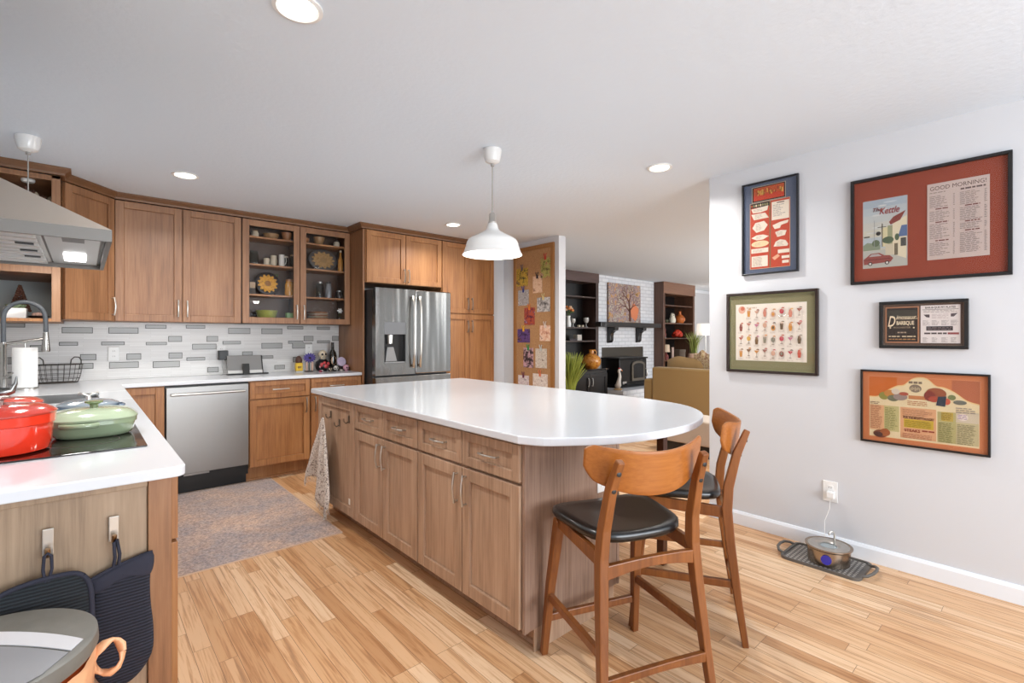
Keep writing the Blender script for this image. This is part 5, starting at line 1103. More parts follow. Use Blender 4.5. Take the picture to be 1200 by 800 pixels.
for k, (rr, m_) in enumerate(((.066, 0), (.042, 0))):
    for i in range(14):
        a = R(i*360/14+k*12); mb.tube([(0, -.012-.006*k, .145), (rr*.55*math.cos(a), -.02-.006*k, .145+rr*.55*math.sin(a)*.8), (rr*math.cos(a), -.014-.006*k, .145+rr*math.sin(a)*.8)], [.003, .013, .004], 6, flat=.4)
mb.sphere((0, -.03, .142), .012, 1, 12); mb.build('flower', [mat('violet_petals', '#4b3f86', .7), DKC], T)
mb = MB()
for sx in (-.026, .03): mb.tube([(sx, -.01, .012), (sx, -.012, .06), (sx*1.0, -.012, .10)], [.009, .012, .010], 8)
mb.build('figures', mat('pale_skin_clay', '#c9a795', .6), T)
T = thing('decorated_jar', 'black round jar painted with red flowers among the trinkets', 'jar', (1.905, 5.19, YC))
MB().lathe([(0, 0), (.045, 0), (.072, .03), (.078, .065), (.065, .10), (.04, .118), (.038, .128), (0, .128)], (0, 0, 0), 32).build('body', BLACK, T)
mb = MB()
for x, z, r in ((-.03, .07, .022), (.01, .055, .024), (.035, .08, .018), (-.005, .09, .017), (.03, .045, .012), (-.045, .05, .012)):
    y = -math.sqrt(max(.0001, .0775**2-x*x))+.006; mb.sphere((x, y, z), r, 0 if r > .013 else 1, 10, sy=.45)
mb.build('painted_flowers', [mat('red_flower_paint', '#b33a3c', .5), mat('pink_flower_paint', '#d08f94', .5)], T)
def skull(label, loc, s_, m, m2, rz=0):
    T = thing('skull_ornament', label, 'ornament', loc, rz)
    MB().sphere((0, 0, .040*s_), .034*s_, 0, 18, sy=1.1, sz=1.05).lathe([(0, 0), (.019*s_, 0), (.023*s_, .02*s_), (.02*s_, .034*s_), (0, .034*s_)], (0, -.012*s_, 0), 16).build('skull', m, T)
    mb = MB()
    for sx in (-1, 1): mb.sphere((sx*.0135*s_, -.033*s_, .040*s_), .0095*s_, 0, 10)
    mb.sphere((0, -.036*s_, .024*s_), .0045*s_, 0, 8)
    for i in range(5): mb.box((-.012+.005*i)*s_, (-.0105+.005*i)*s_, -.0365*s_, -.033*s_, .008*s_, .018*s_)
    mb.build('painted_face', m2, T)
skull('black and white painted skull on top of the flowered jar', (1.905, 5.19, YC+.1285), 1.25, CRM, BLACK)
T = thing('wine_bottle', 'dark bottle with a pale oval label standing against the refrigerator panel', 'bottle', (2.035, 5.25, YC))
MB().lathe([(0, 0), (.040, 0), (.042, .006), (.042, .16), (.034, .195), (.016, .225), (.0145, .30), (0, .30)], (0, 0, 0), 28).build('bottle', mat('dark_bottle_glass', '#14140f', .1, coat=.4), T)
MB().lathe([(.0152, .255), (.0158, .302), (0, .303)], (0, 0, 0), 20).build('foil', BLACK, T)
mb = MB(); mb.add([(.0428*math.sin(a_), -.0428*math.cos(a_), .105+.045*b_) for a_, b_ in ((.75*math.cos(R(k)), math.sin(R(k))) for k in range(0, 360, 15))], [tuple(range(24))[::-1]]); mb.build('label', mat('cream_label', '#cfae92', .7), T)
T = thing('painted_plate_figure', 'lilac and white round ornament leaning beside the dark bottle', 'ornament', (2.09, 5.15, YC))
mb = MB().lathe([(0, 0), (.047, 0), (.05, .006), (.047, .012), (0, .010)], (0, 0, 0), 28, axis='y'); mb.v = [(x, y+(z)*.25, z+.095) for x, y, z in mb.v]; mb.build('disc', mat('lilac_ceramic', '#b3a6bd', .5, vary=.3, vscale=40), T)
mb = MB().box(-.035, .035, -.02, .04, 0, .045); mb.build('stand', DKC, T, bev=.006)
skull('pink and black skull at the right end of the trinkets', (2.105, 5.06, YC), .9, mat('pink_skull', '#b98896', .5), BLACK, .3)
skull('small white skull in front of the dark bottle', (2.02, 5.12, YC), .75, mat('white_ceramic', '#d6d2ca', .35), BLACK, -.2)
skull('small dark skull with white markings in front of the flowered jar', (1.93, 5.06, YC), .7, DKC, CRM)
for x, y, c, lab in ((1.855, 5.08, '#d7d5d0', 'small white pebble in front of the flowered jar'), (1.835, 5.05, '#a33b52', 'small red heart stone left of the white pebble'), (1.985, 5.055, '#2a2426', 'small black pebble right of the dark little skull'), (2.06, 5.07, '#c6bdb2', 'small grey pebble between the white and the pink skull')):
    single('pebble', lab, 'pebble', MB().sphere((0, 0, .009), .016, 0, 14, sx=1.2, sz=.56), mat('pebble_'+c.strip('#'), c, .4), (x, y, YC))

# ================================================================== pin board
CORK = mat('cork', '#a98057', .9, vary=.35, vscale=60, bump=.3, bscale=300)
PB0, PB1, PZ0, PZ1 = 3.862, 4.56, .58, 2.40
T = thing('pin_board', 'tall wood-framed cork board on the white wall end', 'board', (XP-.001, (PB0+PB1)/2, PZ0)); o = T.location
PF = wood('oak_board_frame', [(.3, '#8a5c30'), (.7, '#a87642')])
mb = MB()
for a in ((PB0, PB0+.05, PZ0, PZ1), (PB1-.05, PB1, PZ0, PZ1), (PB0+.05, PB1-.05, PZ0, PZ0+.05), (PB0+.05, PB1-.05, PZ1-.05, PZ1)): mb.box(XP-.024, XP-.001, a[0], a[1], a[2], a[3])
mb.build('frame', PF, T, o, bev=.003)
MB().box(XP-.014, XP-.001, PB0+.05, PB1-.05, PZ0+.05, PZ1-.05).build('cork', CORK, T, o)
cards = [('photo card of yellow flowers clipped top left on the cork board', 4.508, 4.30, 1.93, 2.15, ['#2c2a20', '#7a6a2c', '#c9a43a', '#5a3d2a', '#8f7b4a'], '#6b5a5c'),
 ('tall green and red collage card clipped top right on the cork board', 4.08, 3.92, 2.0, 2.24, ['#4d3a2a', '#7d7a3a', '#a8a45a', '#8f3a3a', '#c9bda0'], '#b83a2c'),
 ('pale pair of portrait cards on a dark clip, upper middle of the cork board', 4.212, 4.055, 1.83, 2.03, ['#b58a6a', '#d8b79a', '#c79f80', '#6a4434'], '#1f1a20'),
 ('grey photo card with a blue clip at the left of the cork board', 4.475, 4.285, 1.69, 1.88, ['#6e6a6a', '#b1adad', '#8a8583', '#c8c3bf', '#4a4648'], '#2c3a7a'),
 ('black and white portrait card with a cream clip at the right of the cork board', 4.14, 3.925, 1.60, 1.77, ['#2b2a2c', '#8a8785', '#cfcac6', '#4d4a4b'], '#d9c38a'),
 ('red and blue poster card with an orange clip in the middle of the cork board', 4.365, 4.18, 1.45, 1.66, ['#2b2038', '#7a2a36', '#b8542c', '#3a3358', '#c98a8f'], '#d8792c'),
 ('square purple card with a yellow clip at the left edge of the cork board', 4.488, 4.265, 1.235, 1.40, ['#241a30', '#3f2a58', '#6a4a86', '#1c1424', '#8f5a6a'], '#dba52c'),
 ('two narrow peach strips with pale clips at the right of the cork board', 4.095, 3.915, 1.255, 1.44, ['#a86a58', '#d9a88c', '#e8d0b8', '#8f5a52'], '#d9c9bd'),
 ('pink and black card with a green clip low on the cork board', 4.38, 4.205, .93, 1.17, ['#1f1518', '#3a2a30', '#c9a3ac', '#b58a94'], '#2f8a4a'),
 ('white patterned card with a silver clip low right on the cork board', 4.168, 3.978, .935, 1.165, ['#7d6a5c', '#d6cfc2', '#b3a698', '#e6e1d8'], '#c3c8c4'),
 ('small white card with a purple clip at the bottom left of the cork board', 4.474, 4.282, .685, .83, ['#8a7a84', '#e1dad8', '#b8a3aa', '#efe8e6'], '#6a2a4a'),
 ('white drawing card with an orange clip at the bottom right of the cork board', 4.212, 3.965, .69, .865, ['#a3928a', '#e8e0d8', '#c4b3a8', '#f0eae4'], '#d87a52')]
for i, (lab, ya, yb, za, zb, cols_, clip) in enumerate(cards):
    T = thing('photo_card', lab, 'card', (XP-.0145, (ya+yb)/2, za), 0, 'cards on the cork board'); w = ya-yb; h = zb-za
    MB().obox((-.001, -w/2, 0), (0, w, 0), (0, 0, h), (-.002, 0, 0)).build('print', speckle('card_print_%s' % 'abcdefghijkl'[i], cols_, 14, .6, detail=5), T)
    mb = MB(); cm = mat('clip_'+clip.strip('#'), clip, .45)
    mb.obox((-.0032, -.014, h-.03), (0, .028, 0), (0, 0, .038), (-.006, 0, 0)).tube([(-.008, -.008, h+.004), (-.014, -.014, h+.025), (-.010, -.020, h+.045)], .005, 6).tube([(-.008, .008, h+.004), (-.014, .014, h+.025), (-.010, .020, h+.045)], .005, 6)
    mb.build('clip', cm, T)

# ================================================================== rug
RUG = speckle('faded_rug', ['#857e7c', '#a2958e', '#b5a295', '#ab9b92', '#a39a97', '#bdafa4', '#8f8785'], 14, .95, detail=10, span=.55)
nt = RUG.node_tree; b_ = nt.nodes['Principled BSDF']; lk = b_.inputs['Base Color'].links[0].from_socket
tc_ = nt.nodes.new('ShaderNodeTexCoord'); n_ = nt.nodes.new('ShaderNodeTexNoise'); n_.inputs['Scale'].default_value = 75; n_.inputs['Detail'].default_value = 4; n_.inputs['Roughness'].default_value = .75; nt.links.new(tc_.outputs['Object'], n_.inputs['Vector'])
n3 = nt.nodes.new('ShaderNodeTexNoise'); n3.inputs['Scale'].default_value = 2.6; n3.inputs['Detail'].default_value = 3; nt.links.new(tc_.outputs['Object'], n3.inputs['Vector'])
r3 = ramp(nt, [(.40, '#8c8b97'), (.60, '#c9a791')]); nt.links.new(n3.outputs['Fac'], r3.inputs[0])
r2 = ramp(nt, [(.38, '#8f8a8e'), (.5, '#bcbcbc'), (.62, '#e0d8d0')]); nt.links.new(n_.outputs['Fac'], r2.inputs[0])
m3 = nt.nodes.new('ShaderNodeMixRGB'); m3.inputs[0].default_value = .35; nt.links.new(lk, m3.inputs[1]); nt.links.new(r3.outputs[0], m3.inputs[2])
m2 = nt.nodes.new('ShaderNodeMixRGB'); m2.blend_type = 'OVERLAY'; m2.inputs[0].default_value = .8; nt.links.new(m3.outputs[0], m2.inputs[1]); nt.links.new(r2.outputs[0], m2.inputs[2]); nt.links.new(m2.outputs[0], b_.inputs['Base Color'])
T = thing('rug', 'faded pinkish grey rug on the floor in front of the dishwasher', 'rug', (.8, 4.0, 0))
MB().box(-.46, .49, -.83, .83, .0005, .007).build('pile', RUG, T)
mb = MB().box(-.463, .493, -.836, -.8302, .0005, .0075).box(-.463, .493, .8302, .836, .0005, .0075).box(.4902, .4962, -.83, .83, .0005, .0075); mb.build('binding', mat('rug_binding', '#c9ad96', .9), T)

# ================================================================== family room
DW = wood('dark_walnut_case', [(.3, '#2c1d18'), (.7, '#49342c')], rough=.35); DWT = wood('dark_walnut_header', [(.3, '#3a2a28'), (.7, '#5f4842')], axis='x', rough=.35); BLW = mat('black_case_back', '#120d0c', .4)
WBRICK = brick_mat('white_painted_brick', '#d0d1d4', '#c6c7cb', '#b2b3b8', .21, .071, .008, 'xz', .7, .6)
struct('wall_chimney', MB().box(7.18, 7.34, 5.74, 6.0, 0, CE).box(8.72, 9.12, 5.74, 6.0, 0, CE).box(7.34, 8.72, 5.74, 6.0, 1.10, CE).box(7.34, 8.72, 5.96, 6.0, 0, 1.10), WBRICK, 'white painted brick chimney breast', 'wall')
def bookcase(label, x0, x1, shelves, hdr, wood_, hw, y0=5.66):
    T = thing('bookcase', label, 'bookcase', ((x0+x1)/2, y0, 0)); o = T.location; y1 = 5.995
    mb = MB().box(x0, x0+.075, y0, y1, 0, CE-.002).box(x1-.075, x1, y0, y1, 0, CE-.002).box(x0+.075, x1-.075, y0+.02, y1, 0, .10); mb.build('frame', wood_, T, o, bev=.003)
    MB().box(x0+.001, x1-.001, y0-.012, y0-.0005, hdr, CE-.002).box(x0+.076, x1-.076, y0, y1-.01, hdr, CE-.003).build('header', hw, T, o)
    MB().box(x0+.076, x1-.076, y1-.012, y1, .1, hdr).build('back_panel', BLW, T, o)
    for z in shelves: MB().box(x0+.076, x1-.076, y0+.012, y1-.013, z-.024, z).build('shelf', wood_, T, o)
LS = (2.035, 1.455, 1.25); LS = (2.03, 1.475, 1.235)
bookcase('dark wooden bookcase left of the fireplace, partly hidden by the pin board wall', 5.75, 7.15, LS, 2.29, DW, DWT)
RS = (1.985, 1.60, 1.275, .80)
bookcase('dark wooden bookcase right of the fireplace with pottery on its shelves', 9.126, 10.45, RS, 2.22, wood('walnut_case', [(.3, '#402a20'), (.7, '#6b4a38')], rough=.35), wood('walnut_header', [(.3, '#6b4b3a'), (.7, '#8a6752')], axis='x', rough=.35), 5.52)
# console in front of the left bookcase
T = thing('console_cabinet', 'black low cabinet with two pale handles in front of the left bookcase', 'cabinet', (6.55, 5.5, 0)); o = T.location
x0, x1, y0 = 6.02, 7.05, 5.36
MB().box(x0+.02, x1-.02, y0+.02, 5.645, .06, .71).box(x0+.05, x1-.05, y0+.05, 5.63, 0, .06).build('body', BLW, T, o)
MB().box(x0, x1, y0-.01, 5.645, .711, .742).build('top', mat('black_gloss_top', '#15110f', .15, coat=.5), T, o, bev=.004)
CR = Run((0, y0+.019, 0), (1, 0, 0), (0, -1, 0))
for a0, a1, hx in ((x0+.03, (x0+x1)/2, (x0+x1)/2+.14), ((x0+x1)/2, x1-.03, (x0+x1)/2+.26)):
    mb = MB(); CR.shaker(mb, a0+.003, a1-.003, .08, .66, rail=.06); d = mb.build('door', BLW, T, o, bev=.002)
for a in (6.80, 6.90):
    pass
for d, a in zip([c for c in T.children if c.name.startswith('door')], ((x0+x1)/2-.05, (x0+x1)/2+.05)):
    h = MB(); CR.pull(h, a, .52, L=.13, vert=True); h.build('handle', mat('pale_handle', '#c9c7c4', .4), d, o)
# jug and items
T = thing('jug', 'round glazed amber jug with a handle on the black cabinet', 'jug', (6.72, 5.48, .7425)); JG = speckle('amber_glaze', ['#7a4318', '#b06a24', '#c98b3a', '#8f5420'], 9, .25, detail=4)
MB().lathe([(0, 0), (.11, 0), (.175, .07), (.195, .15), (.17, .23), (.10, .285), (.055, .31), (.05, .37), (.06, .385), (0, .385)], (0, 0, 0), 36).build('body', JG, T)
MB().tube([(.05, 0, .36), (.11, 0, .375), (.15, 0, .33), (.145, 0, .265), (.125, 0, .25)], .013, 8).build('handle', JG, T)
T.scale = (.87, .87, .87)
T = thing('picture_frame', 'small picture frame standing at the right end of the black cabinet', 'frame', (6.98, 5.56, .7425))
MB().box(-.05, .05, -.008, .008, 0, .17).build('frame', mat('silver_frame', '#b5b3b0', .3, .7), T, bev=.003); MB().box(-.036, .036, -.0095, -.0085, .015, .155).build('photo', mat('dark_photo', '#3d3c3c', .4), T)
single('box', 'pale upright box at the left of the black cabinet', 'box', MB().box(-.05, .05, -.04, .04, 0, .22), mat('pale_box', '#b9b2aa', .6), (6.24, 5.52, .7425), bev=.004)
def goblet(label, loc, s_): 
    T = thing('goblet', label, 'goblet', loc); M_ = mat('grey_goblet_glass', '#b9b6b0', .2, coat=.3)
    MB().lathe([(0, 0), (.04*s_, 0), (.04*s_, .006), (.008, .014), (.008, .075*s_), (0, .075*s_)], (0, 0, 0), 18).build('stem', M_, T)
    MB().lathe([(0, .076*s_), (.03*s_, .08*s_), (.05*s_, .12*s_), (.048*s_, .17*s_), (.044*s_, .17*s_), (.04*s_, .11*s_), (0, .09*s_)], (0, 0, 0), 18).build('bowl', M_, T)
goblet('short goblet beside the flower vase on the left bookcase', (6.60, 5.80, LS[1]+.0005), .9)
goblet('goblet at the right end of the shelf with the flower vase', (6.96, 5.80, LS[1]+.0005), 1.05)
for x, lab in ((6.73, 'left small white cup between the two goblets'), (6.83, 'right small white cup between the two goblets')):
    turned('cup', lab, 'cup', [(0, 0), (.025, 0), (.032, .04), (.028, .04), (.022, .008), (0, .008)], CRM, (x, 5.78, LS[1]+.0005))
T = thing('flower_vase', 'white jug of orange and cream roses on the left bookcase', 'vase', (6.46, 5.79, LS[1]+.0005))
MB().lathe([(0, 0), (.045, 0), (.052, .05), (.035, .13), (.032, .17), (.04, .20), (.033, .20), (0, .15)], (0, 0, 0), 22).build('vase', WHITE, T)
mb = MB(); mb2 = MB()
for i in range(9):
    a = i*2.4; r = .11*math.sqrt((i+.5)/9); p = (r*math.cos(a), r*.6*math.sin(a), .36-.5*r+.02*math.sin(i)); mb.tube([(0, 0, .16), (p[0]*.5, p[1]*.5, .26), p], .004, 5)
    for k in range(5): b_ = k*1.26+i; mb2.sphere((p[0]+.014*math.cos(b_), p[1]+.014*math.sin(b_), p[2]+.006*(k % 2)), .021, 0 if i % 2 else 1, 8)
    mb.tube([(p[0]*.6, p[1]*.6, .25), (p[0]*.9+.02, p[1]-.01, .27), (p[0]*1.1+.03, p[1]-.02, .26)], [.002, .013, .002], 5, flat=.4)
mb.build('stems_and_leaves', mat('rose_leaf', '#4d5f35', .7), T); mb2.build('roses', [mat('orange_rose', '#d8854a', .7), mat('cream_rose', '#e0b996', .7)], T)
single('book', 'dark book lying on the left bookcase shelf above the jug', 'book', MB().box(-.10, .10, -.08, .08, 0, .03).box(-.097, .101, -.077, .077, .004, .026), mat('dark_book', '#33262a', .6), (6.52, 5.80, LS[2]+.0005), bev=.002)
single('box', 'small pale box on the left bookcase shelf beside the dark book', 'box', MB().box(-.06, .06, -.05, .05, 0, .105), mat('pale_box', '#b9b2aa', .6), (6.72, 5.80, LS[2]+.0005), bev=.004)
# mantel, brackets, painting
T = thing('mantel_shelf', 'black mantel shelf on two scrolled brackets on the white brick', 'mantel', (8.06, 5.60, 1.48)); o = T.location
MB().box(7.16, 9.02, 5.50, 5.738, 1.485, 1.575).box(7.02, 7.1599, 5.50, 5.64, 1.485, 1.575).build('shelf', mat('black_mantel', '#17120f', .3, coat=.3), T, o, bev=.006)
for x in (7.50, 8.44):
    pr = [(5.738, 1.484), (5.54, 1.484), (5.545, 1.43), (5.60, 1.41), (5.645, 1.37), (5.655, 1.32), (5.66, 1.23), (5.69, 1.19), (5.738, 1.185)]
    MB().ext([(x, y, z) for y, z in pr], (.10, 0, 0)).build('bracket', mat('black_mantel', '#17120f', .3, coat=.3), T, o, bev=.004)
PAINT = speckle('painted_leaves', ['#3a3826', '#8f7440', '#b9864a', '#8d8795', '#7a5238', '#bcb2a2', '#5f5566', '#b08f5c'], 8, .7, detail=9, span=.34)
T = thing('painting', 'canvas painting of a bare branching tree above the mantel', 'painting', (8.03, 5.725, 1.580)); W2, H2 = .53, .76
MB().box(-W2, W2, -.03, .012, 0, H2).build('canvas', PAINT, T, bev=.003)
mb = MB(); d = -.0315
def branch(p, a, L_, w_, n):
    q_ = (p[0]+L_*math.cos(a), p[1]+L_*math.sin(a)); nx, nz = -math.sin(a), math.cos(a)
    if abs(q_[0]) > W2-.02 or q_[1] > H2-.02: return
    mb.face([(p[0]+nx*w_, d, p[1]+nz*w_), (p[0]-nx*w_, d, p[1]-nz*w_), (q_[0]-nx*w_*.65, d, q_[1]-nz*w_*.65), (q_[0]+nx*w_*.65, d, q_[1]+nz*w_*.65)])
    if n: 
        for s_ in (-1, 1): branch(q_, a+s_*random.uniform(.25, .62), L_*random.uniform(.66, .86), w_*.62, n-1)
branch((.16, .03), 1.62, .24, .045, 0); branch((.148, .26), 1.72, .15, .033, 6); branch((.15, .22), 2.5, .16, .02, 4); branch((.155, .25), .7, .12, .018, 4)
mb.build('painted_tree', mat('tree_paint', '#5b3428', .8), T)
mb = MB().face([(.31+.14*(1+.10*math.sin(R(5*k)))*math.cos(R(k)), -.0312, .22+.16*(1+.12*math.sin(R(4*k+30)))*math.sin(R(k))) for k in range(0, 360, 9)]); mb.build('painted_foliage', mat('orange_foliage_paint', '#c4744f', .8), T)
# hearth, opening and stove
T = thing('fireplace_hearth', 'raised white painted brick hearth under the stove', 'hearth', (8.2, 5.4, 0))
MB().box(-1.03, .915, -.35, .338, 0, .355).box(-1.14, -1.0301, -.35, .235, 0, .355).build('bricks', WBRICK, T, bev=.006)
T = thing('fireplace_surround', 'grey metal panel closing the fireplace opening behind the stove', 'panel', (8.03, 5.75, .356))
MB().box(-.688, .688, 0, .012, 0, .743).build('panel', mat('dark_taupe_metal', '#4a443c', .4, .5), T); MB().box(-.688, .688, -.006, -.0005, .44, .47).build('edge_strip', mat('grey_strip_metal', '#7d7972', .4, .6), T)
T = thing('wood_stove', 'black cast iron stove insert with a glass door on the hearth', 'stove', (7.78, 5.45, .3555)); SB_ = mat('black_cast_iron', '#121111', .35, .3)
MB().box(-.46, .42, -.13, .27, .05, .53).box(-.43, .39, -.10, .25, 0, .05).build('body', SB_, T, bev=.012)
MB().box(-.48, .44, -.15, .28, .531, .56).build('top', SB_, T, bev=.008)
mb = MB().ext([(-.10+x, -.131, .12+z) for x, z in [(0, 0), (.42, 0), (.42, .30)]+[(.21+.21*math.cos(R(a)), .30+.07*math.sin(R(a))) for a in range(0, 181, 20)][1:]], (0, -.025, 0)); d_ = mb.build('door', mat('pewter_door', '#6d685f', .35, .7), T)
mb = MB().ext([(-.10+x, -.1565, .12+z) for x, z in [(.05, .05), (.37, .05), (.37, .28)]+[(.21+.16*math.cos(R(a)), .28+.05*math.sin(R(a))) for a in range(0, 181, 20)][1:]], (0, -.004, 0)); mb.build('glass', mat('black_stove_glass', '#0d0c0c', .08), d_)
MB().tube([(.34, -.16, .18), (.34, -.19, .20), (.34, -.19, .32), (.34, -.16, .34)], .01, 8).build('handle', CHROME, d_)
MB().box(-.36, -.24, -.1335, -.1305, .07, .12).build('maker_plate', mat('silver_frame', '#b5b3b0', .3, .7), T)
MB().box(-.30, .36, -.18, -.131, .06, .085).build('ash_lip', SB_, T, bev=.006)
# goose
T = thing('goose_figurine', 'slender white goose figurine with a red head on the hearth beside the stove', 'figurine', (7.135, 5.20, .3555)); GW = mat('goose_white', '#cfc6bd', .6)
MB().tube([(.02, .05, .05), (.0, .02, .07), (-.02, -.01, .10), (-.005, -.01, .17), (.02, -.01, .24), (.01, -.01, .30), (-.015, -.01, .335), (.0, -.015, .365), (.03, -.02, .36)], [.03, .055, .05, .034, .028, .022, .022, .028, .020], 12).build('body', GW, T)
MB().tube([(.028, -.02, .36), (.06, -.025, .345), (.075, -.027, .335)], [.016, .012, .004], 8).build('beak', mat('goose_beak', '#c9773a', .5), T)
MB().sphere((-.005, -.015, .385), .022, 0, 12, sz=.7).build('cap', mat('goose_red', '#9c2a2c', .6), T)
MB().lathe([(0, 0), (.075, 0), (.08, .012), (.06, .03), (0, .035)], (0, .02, 0), 22).build('base', mat('goose_base', '#a98a63', .7), T)
# right bookcase contents
s_ = .0005
turned('vase', 'round terracotta vase on the upper shelf of the right bookcase', 'vase', [(0, 0), (.07, 0), (.115, .06), (.12, .11), (.08, .17), (.035, .20), (.03, .26), (.04, .27), (0, .27)], mat('orange_terracotta', '#b5622c', .4), (10.073, 5.68, RS[1]+s_))
T = thing('owl_figurine', 'white owl figurine left of the terracotta vase', 'figurine', (9.760, 5.68, RS[1]+s_)); OW = mat('owl_white', '#d9d2bf', .5)
MB().lathe([(0, 0), (.06, 0), (.075, .05), (.07, .11), (.05, .14), (.055, .17), (.04, .205), (0, .21)], (0, 0, 0), 22).build('body', OW, T)
MB().lathe([(0, 0), (.018, .0), (0, .045)], (-.03, 0, .19), 8).lathe([(0, 0), (.018, 0), (0, .045)], (.03, 0, .19), 8).build('ears', OW, T)
MB().sphere((-.02, -.05, .175), .011, 0, 8).sphere((.02, -.05, .175), .011, 0, 8).build('eyes', BLACK, T)
turned('pot', 'low dark green pot at the left of the owl figurine', 'pot', bowlp(.055, .07), mat('olive_pot', '#4a4a34', .5), (9.506, 5.68, RS[1]+s_))
T = thing('statuette', 'slim dark red statuette on the middle shelf of the right bookcase', 'figurine', (9.428, 5.68, RS[2]+s_))
MB().lathe([(0, 0), (.06, 0), (.06, .02), (0, .02)], (0, 0, 0), 16).build('base', DKC, T); MB().tube([(0, 0, .02), (.0, 0, .08), (-.01, 0, .13), (.01, 0, .18), (.0, 0, .215)], [.04, .045, .03, .036, .014], 10).build('figure', mat('dark_red_clay', '#6b2c28', .5), T)
T = thing('ornament', 'bright red flower ornament on the middle shelf of the right bookcase', 'ornament', (9.976, 5.68, RS[2]+s_)); mb = MB()
for i in range(16): a = i*2.4; r = .13*math.sqrt(i/16); mb.sphere((r*math.cos(a), r*.5*math.sin(a), .05+.09*(1-(r/.13)**2)), .05, 0, 10)
mb.build('petals', mat('bright_red', '#c93a22', .5), T); MB().lathe([(0, 0), (.06, 0), (.05, .03), (0, .03)], (0, 0, 0), 16).build('foot', DKC, T)
T = thing('side_table', 'low dark side table behind the sofa carrying the spiky plant', 'table', (9.85, 5.22, 0)); MB().box(-.28, .34, -.14, .18, .30, .77).build('body', DW, T, bev=.005); MB().box(-.30, .36, -.16, .20, .771, .797).build('top', DWT, T, bev=.004)
for x in (-.27, .28):
    for y in (-.13, .12): MB().box(x, x+.05, y, y+.05, 0, .2995).build('leg', DW, T)
zt = .7975
single('box', 'square brown box on the lowest visible shelf of the right bookcase', 'box', MB().box(-.13, .13, -.1, .1, 0, .21).box(-.135, .135, -.105, .105, .16, .215), mat('brown_box', '#6a5a4c', .6), (10.02, 5.68, RS[3]+s_), bev=.004)
T = thing('table_lamp', 'small lamp with a cream shade on the lowest visible shelf of the right bookcase', 'lamp', (9.50, 5.68, RS[3]+s_)); MB().lathe([(0, 0), (.05, 0), (.06, .08), (.02, .14), (.012, .18), (0, .18)], (0, 0, 0), 18).build('base', mat('dark_red_clay', '#6b2c28', .5), T); MB().lathe([(.085, .17), (.07, .33), (.068, .33), (.083, .17)], (0, 0, 0), 24).build('shade', mat('cream_shade', '#c9b39a', .8), T)
turned('candle', 'pale pillar candle standing between the cream lamp and the brown box', 'candle', [(0, 0), (.03, 0), (.03, .27), (.027, .27), (0, .265)], mat('candle_pink', '#c4a99c', .6), (9.73, 5.66, RS[3]+s_), extra=(('wick', [(0, .2655), (.002, .2655), (.002, .28), (0, .28)], BLACK),))
def grass(T, n, h, spread, m, base, seg=5):
    mb = MB()
    for i in range(n):
        a = random.uniform(0, 6.283); r = spread*random.random(); hh = h*random.uniform(.6, 1); b0 = .35*spread*random.random()
        p0 = V((b0*math.cos(a), b0*math.sin(a), base)); p1 = V((r*.6*math.cos(a), r*.6*math.sin(a), base+hh*.65)); p2 = V((r*1.3*math.cos(a), r*1.3*math.sin(a), base+hh))
        mb.tube([p0, p1, p2], [h*.016, h*.018, h*.003], seg, flat=.35)
    return mb.build('leaves', m, T)
T = thing('potted_plant', 'spiky green plant in a pale round pot on the side table behind the sofa', 'plant', (9.84, 5.22, zt)); MB().lathe([(0, 0), (.09, 0), (.13, .06), (.125, .12), (.10, .15), (.09, .14), (0, .14)], (0, 0, 0), 26).build('pot', mat('pale_terracotta', '#c9a68f', .6), T)
grass(T, 90, .50, .20, mat('grass_green', '#8a9448', .6), .135)
T = thing('potted_plant', 'tall yellow green grass plant at the end of the pin board wall', 'plant', (5.28, 4.72, 0)); MB().lathe([(0, 0), (.14, 0), (.17, .36), (.18, .38), (.165, .38), (0, .35)], (0, 0, 0), 30).build('pot', DKC, T)
grass(T, 420, .74, .20, mat('olive_grass', '#8d9638', .6), .35)
T = thing('floor_lamp', 'floor lamp with a white drum shade behind the sofa at the wall end', 'lamp', (10.72, 5.40, 0)); MB().lathe([(0, 0), (.14, 0), (.14, .02), (.015, .035), (.012, 1.34), (0, 1.34)], (0, 0, 0), 22).build('stand', CHROME, T)
MB().lathe([(.20, 1.335), (.185, 1.60), (.183, 1.60), (.198, 1.335)], (0, 0, 0), 32).build('shade', mat('lit_drum_shade', '#f4f0ea', .8, emit='#fff4e6', es=.9), T)
lamp('floor_lamp_light', 'POINT', (0, 0, 1.46), (0, 0, 0), 10, (1, .93, .84), parent=T, shadow_soft_size=.08)
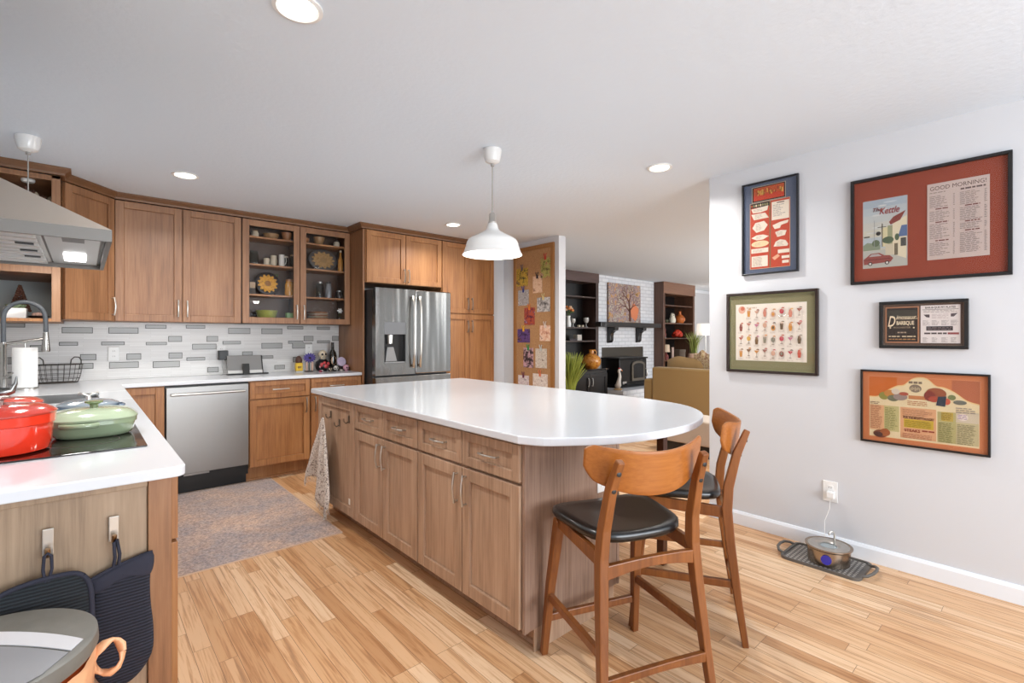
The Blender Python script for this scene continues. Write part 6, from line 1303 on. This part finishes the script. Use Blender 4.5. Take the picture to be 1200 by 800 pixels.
# sofa
SOF = mat('tan_upholstery', '#a38453', .9, bump=.25, bscale=400, sheen=.2); SOFC = mat('tan_cushion', '#a58659', .95, bump=.2, bscale=200, sheen=.2)
T = thing('sofa', 'tan upholstered sofa seen from behind beyond the island', 'sofa', (6.9, 3.1, 0)); o = T.location
MB().box(6.5, 6.70, 2.05, 4.13, .10, .845).build('back', SOF, T, o, bev=.03, seg=3)
MB().box(6.701, 7.45, 2.28, 4.0, .10, .44).build('base', SOF, T, o, bev=.02)
for y0, y1 in ((4.131, 4.30), (1.88, 2.049)): MB().box(6.53, 7.46, y0, y1, .10, .655).build('arm', SOF, T, o, bev=.04, seg=3)
for y in (2.1, 4.05):
    for x in (6.56, 7.38): MB().box(x, x+.05, y, y+.05, 0, .099).build('foot', DKC, T, o)
def cushion(w, h, d, m, name, parent, c, tilt=-.2, wob=0):
    mb = MB()
    def f(sgn):
        def g(u, v):
            a, b_ = 2*u-1, 2*v-1; k = (1-a**4)*(1-b_**4); p = V((sgn*d*k**.6, a*w*(1-.08*b_*b_), b_*h*(1-.16*a*a)+.012*math.sin(a*5+c[1]*9)+wob*math.sin(a*7)*.02))
            return V((p.x*math.cos(tilt)-p.z*math.sin(tilt), p.y, p.x*math.sin(tilt)+p.z*math.cos(tilt)))+V(c)
        return g
    mb.grid(f(1), 14, 14).grid(f(-1), 14, 14); return mb.build(name, m, parent)
for y, m_, h in ((3.74, SOFC, .27), (3.08, SOFC, .26), (2.45, SOFC, .26)): cushion(.32, h, .09, m_, 'back_cushion', T, (-.08, y-3.1, .735), .12)
FLOW = speckle('floral_cushion_cloth', ['#8a6f4a', '#b59a70', '#cfc0a0', '#9c6f5a', '#7d7050'], 26, .9, detail=4)
T = thing('throw_pillow', 'patterned tan throw pillow on the sofa back in the middle', 'pillow', (6.83, 3.42, .90)); cushion(.20, .19, .06, FLOW, 'cover', T, (0, 0, .0), .25, 1)
# storage bench
T = thing('storage_bench', 'low beige upholstered bench on a black base behind the bar stools', 'bench', (5.1, 2.5, 0)); o = T.location
MB().box(4.99, 5.38, 1.86, 3.00, 0, .128).build('base', BLACK, T, o, bev=.003)
MB().box(4.955, 5.41, 1.83, 3.03, .129, .40).build('cushion', mat('beige_upholstery', '#b9ab9d', .9, bump=.2, bscale=300), T, o, bev=.02, seg=3)
struct('trim_2', MB().box(10.46, 13.0, 5.985, 5.9995, CE-.07, CE-.001), TRIMW, 'white crown strip on the far wall', 'trim')
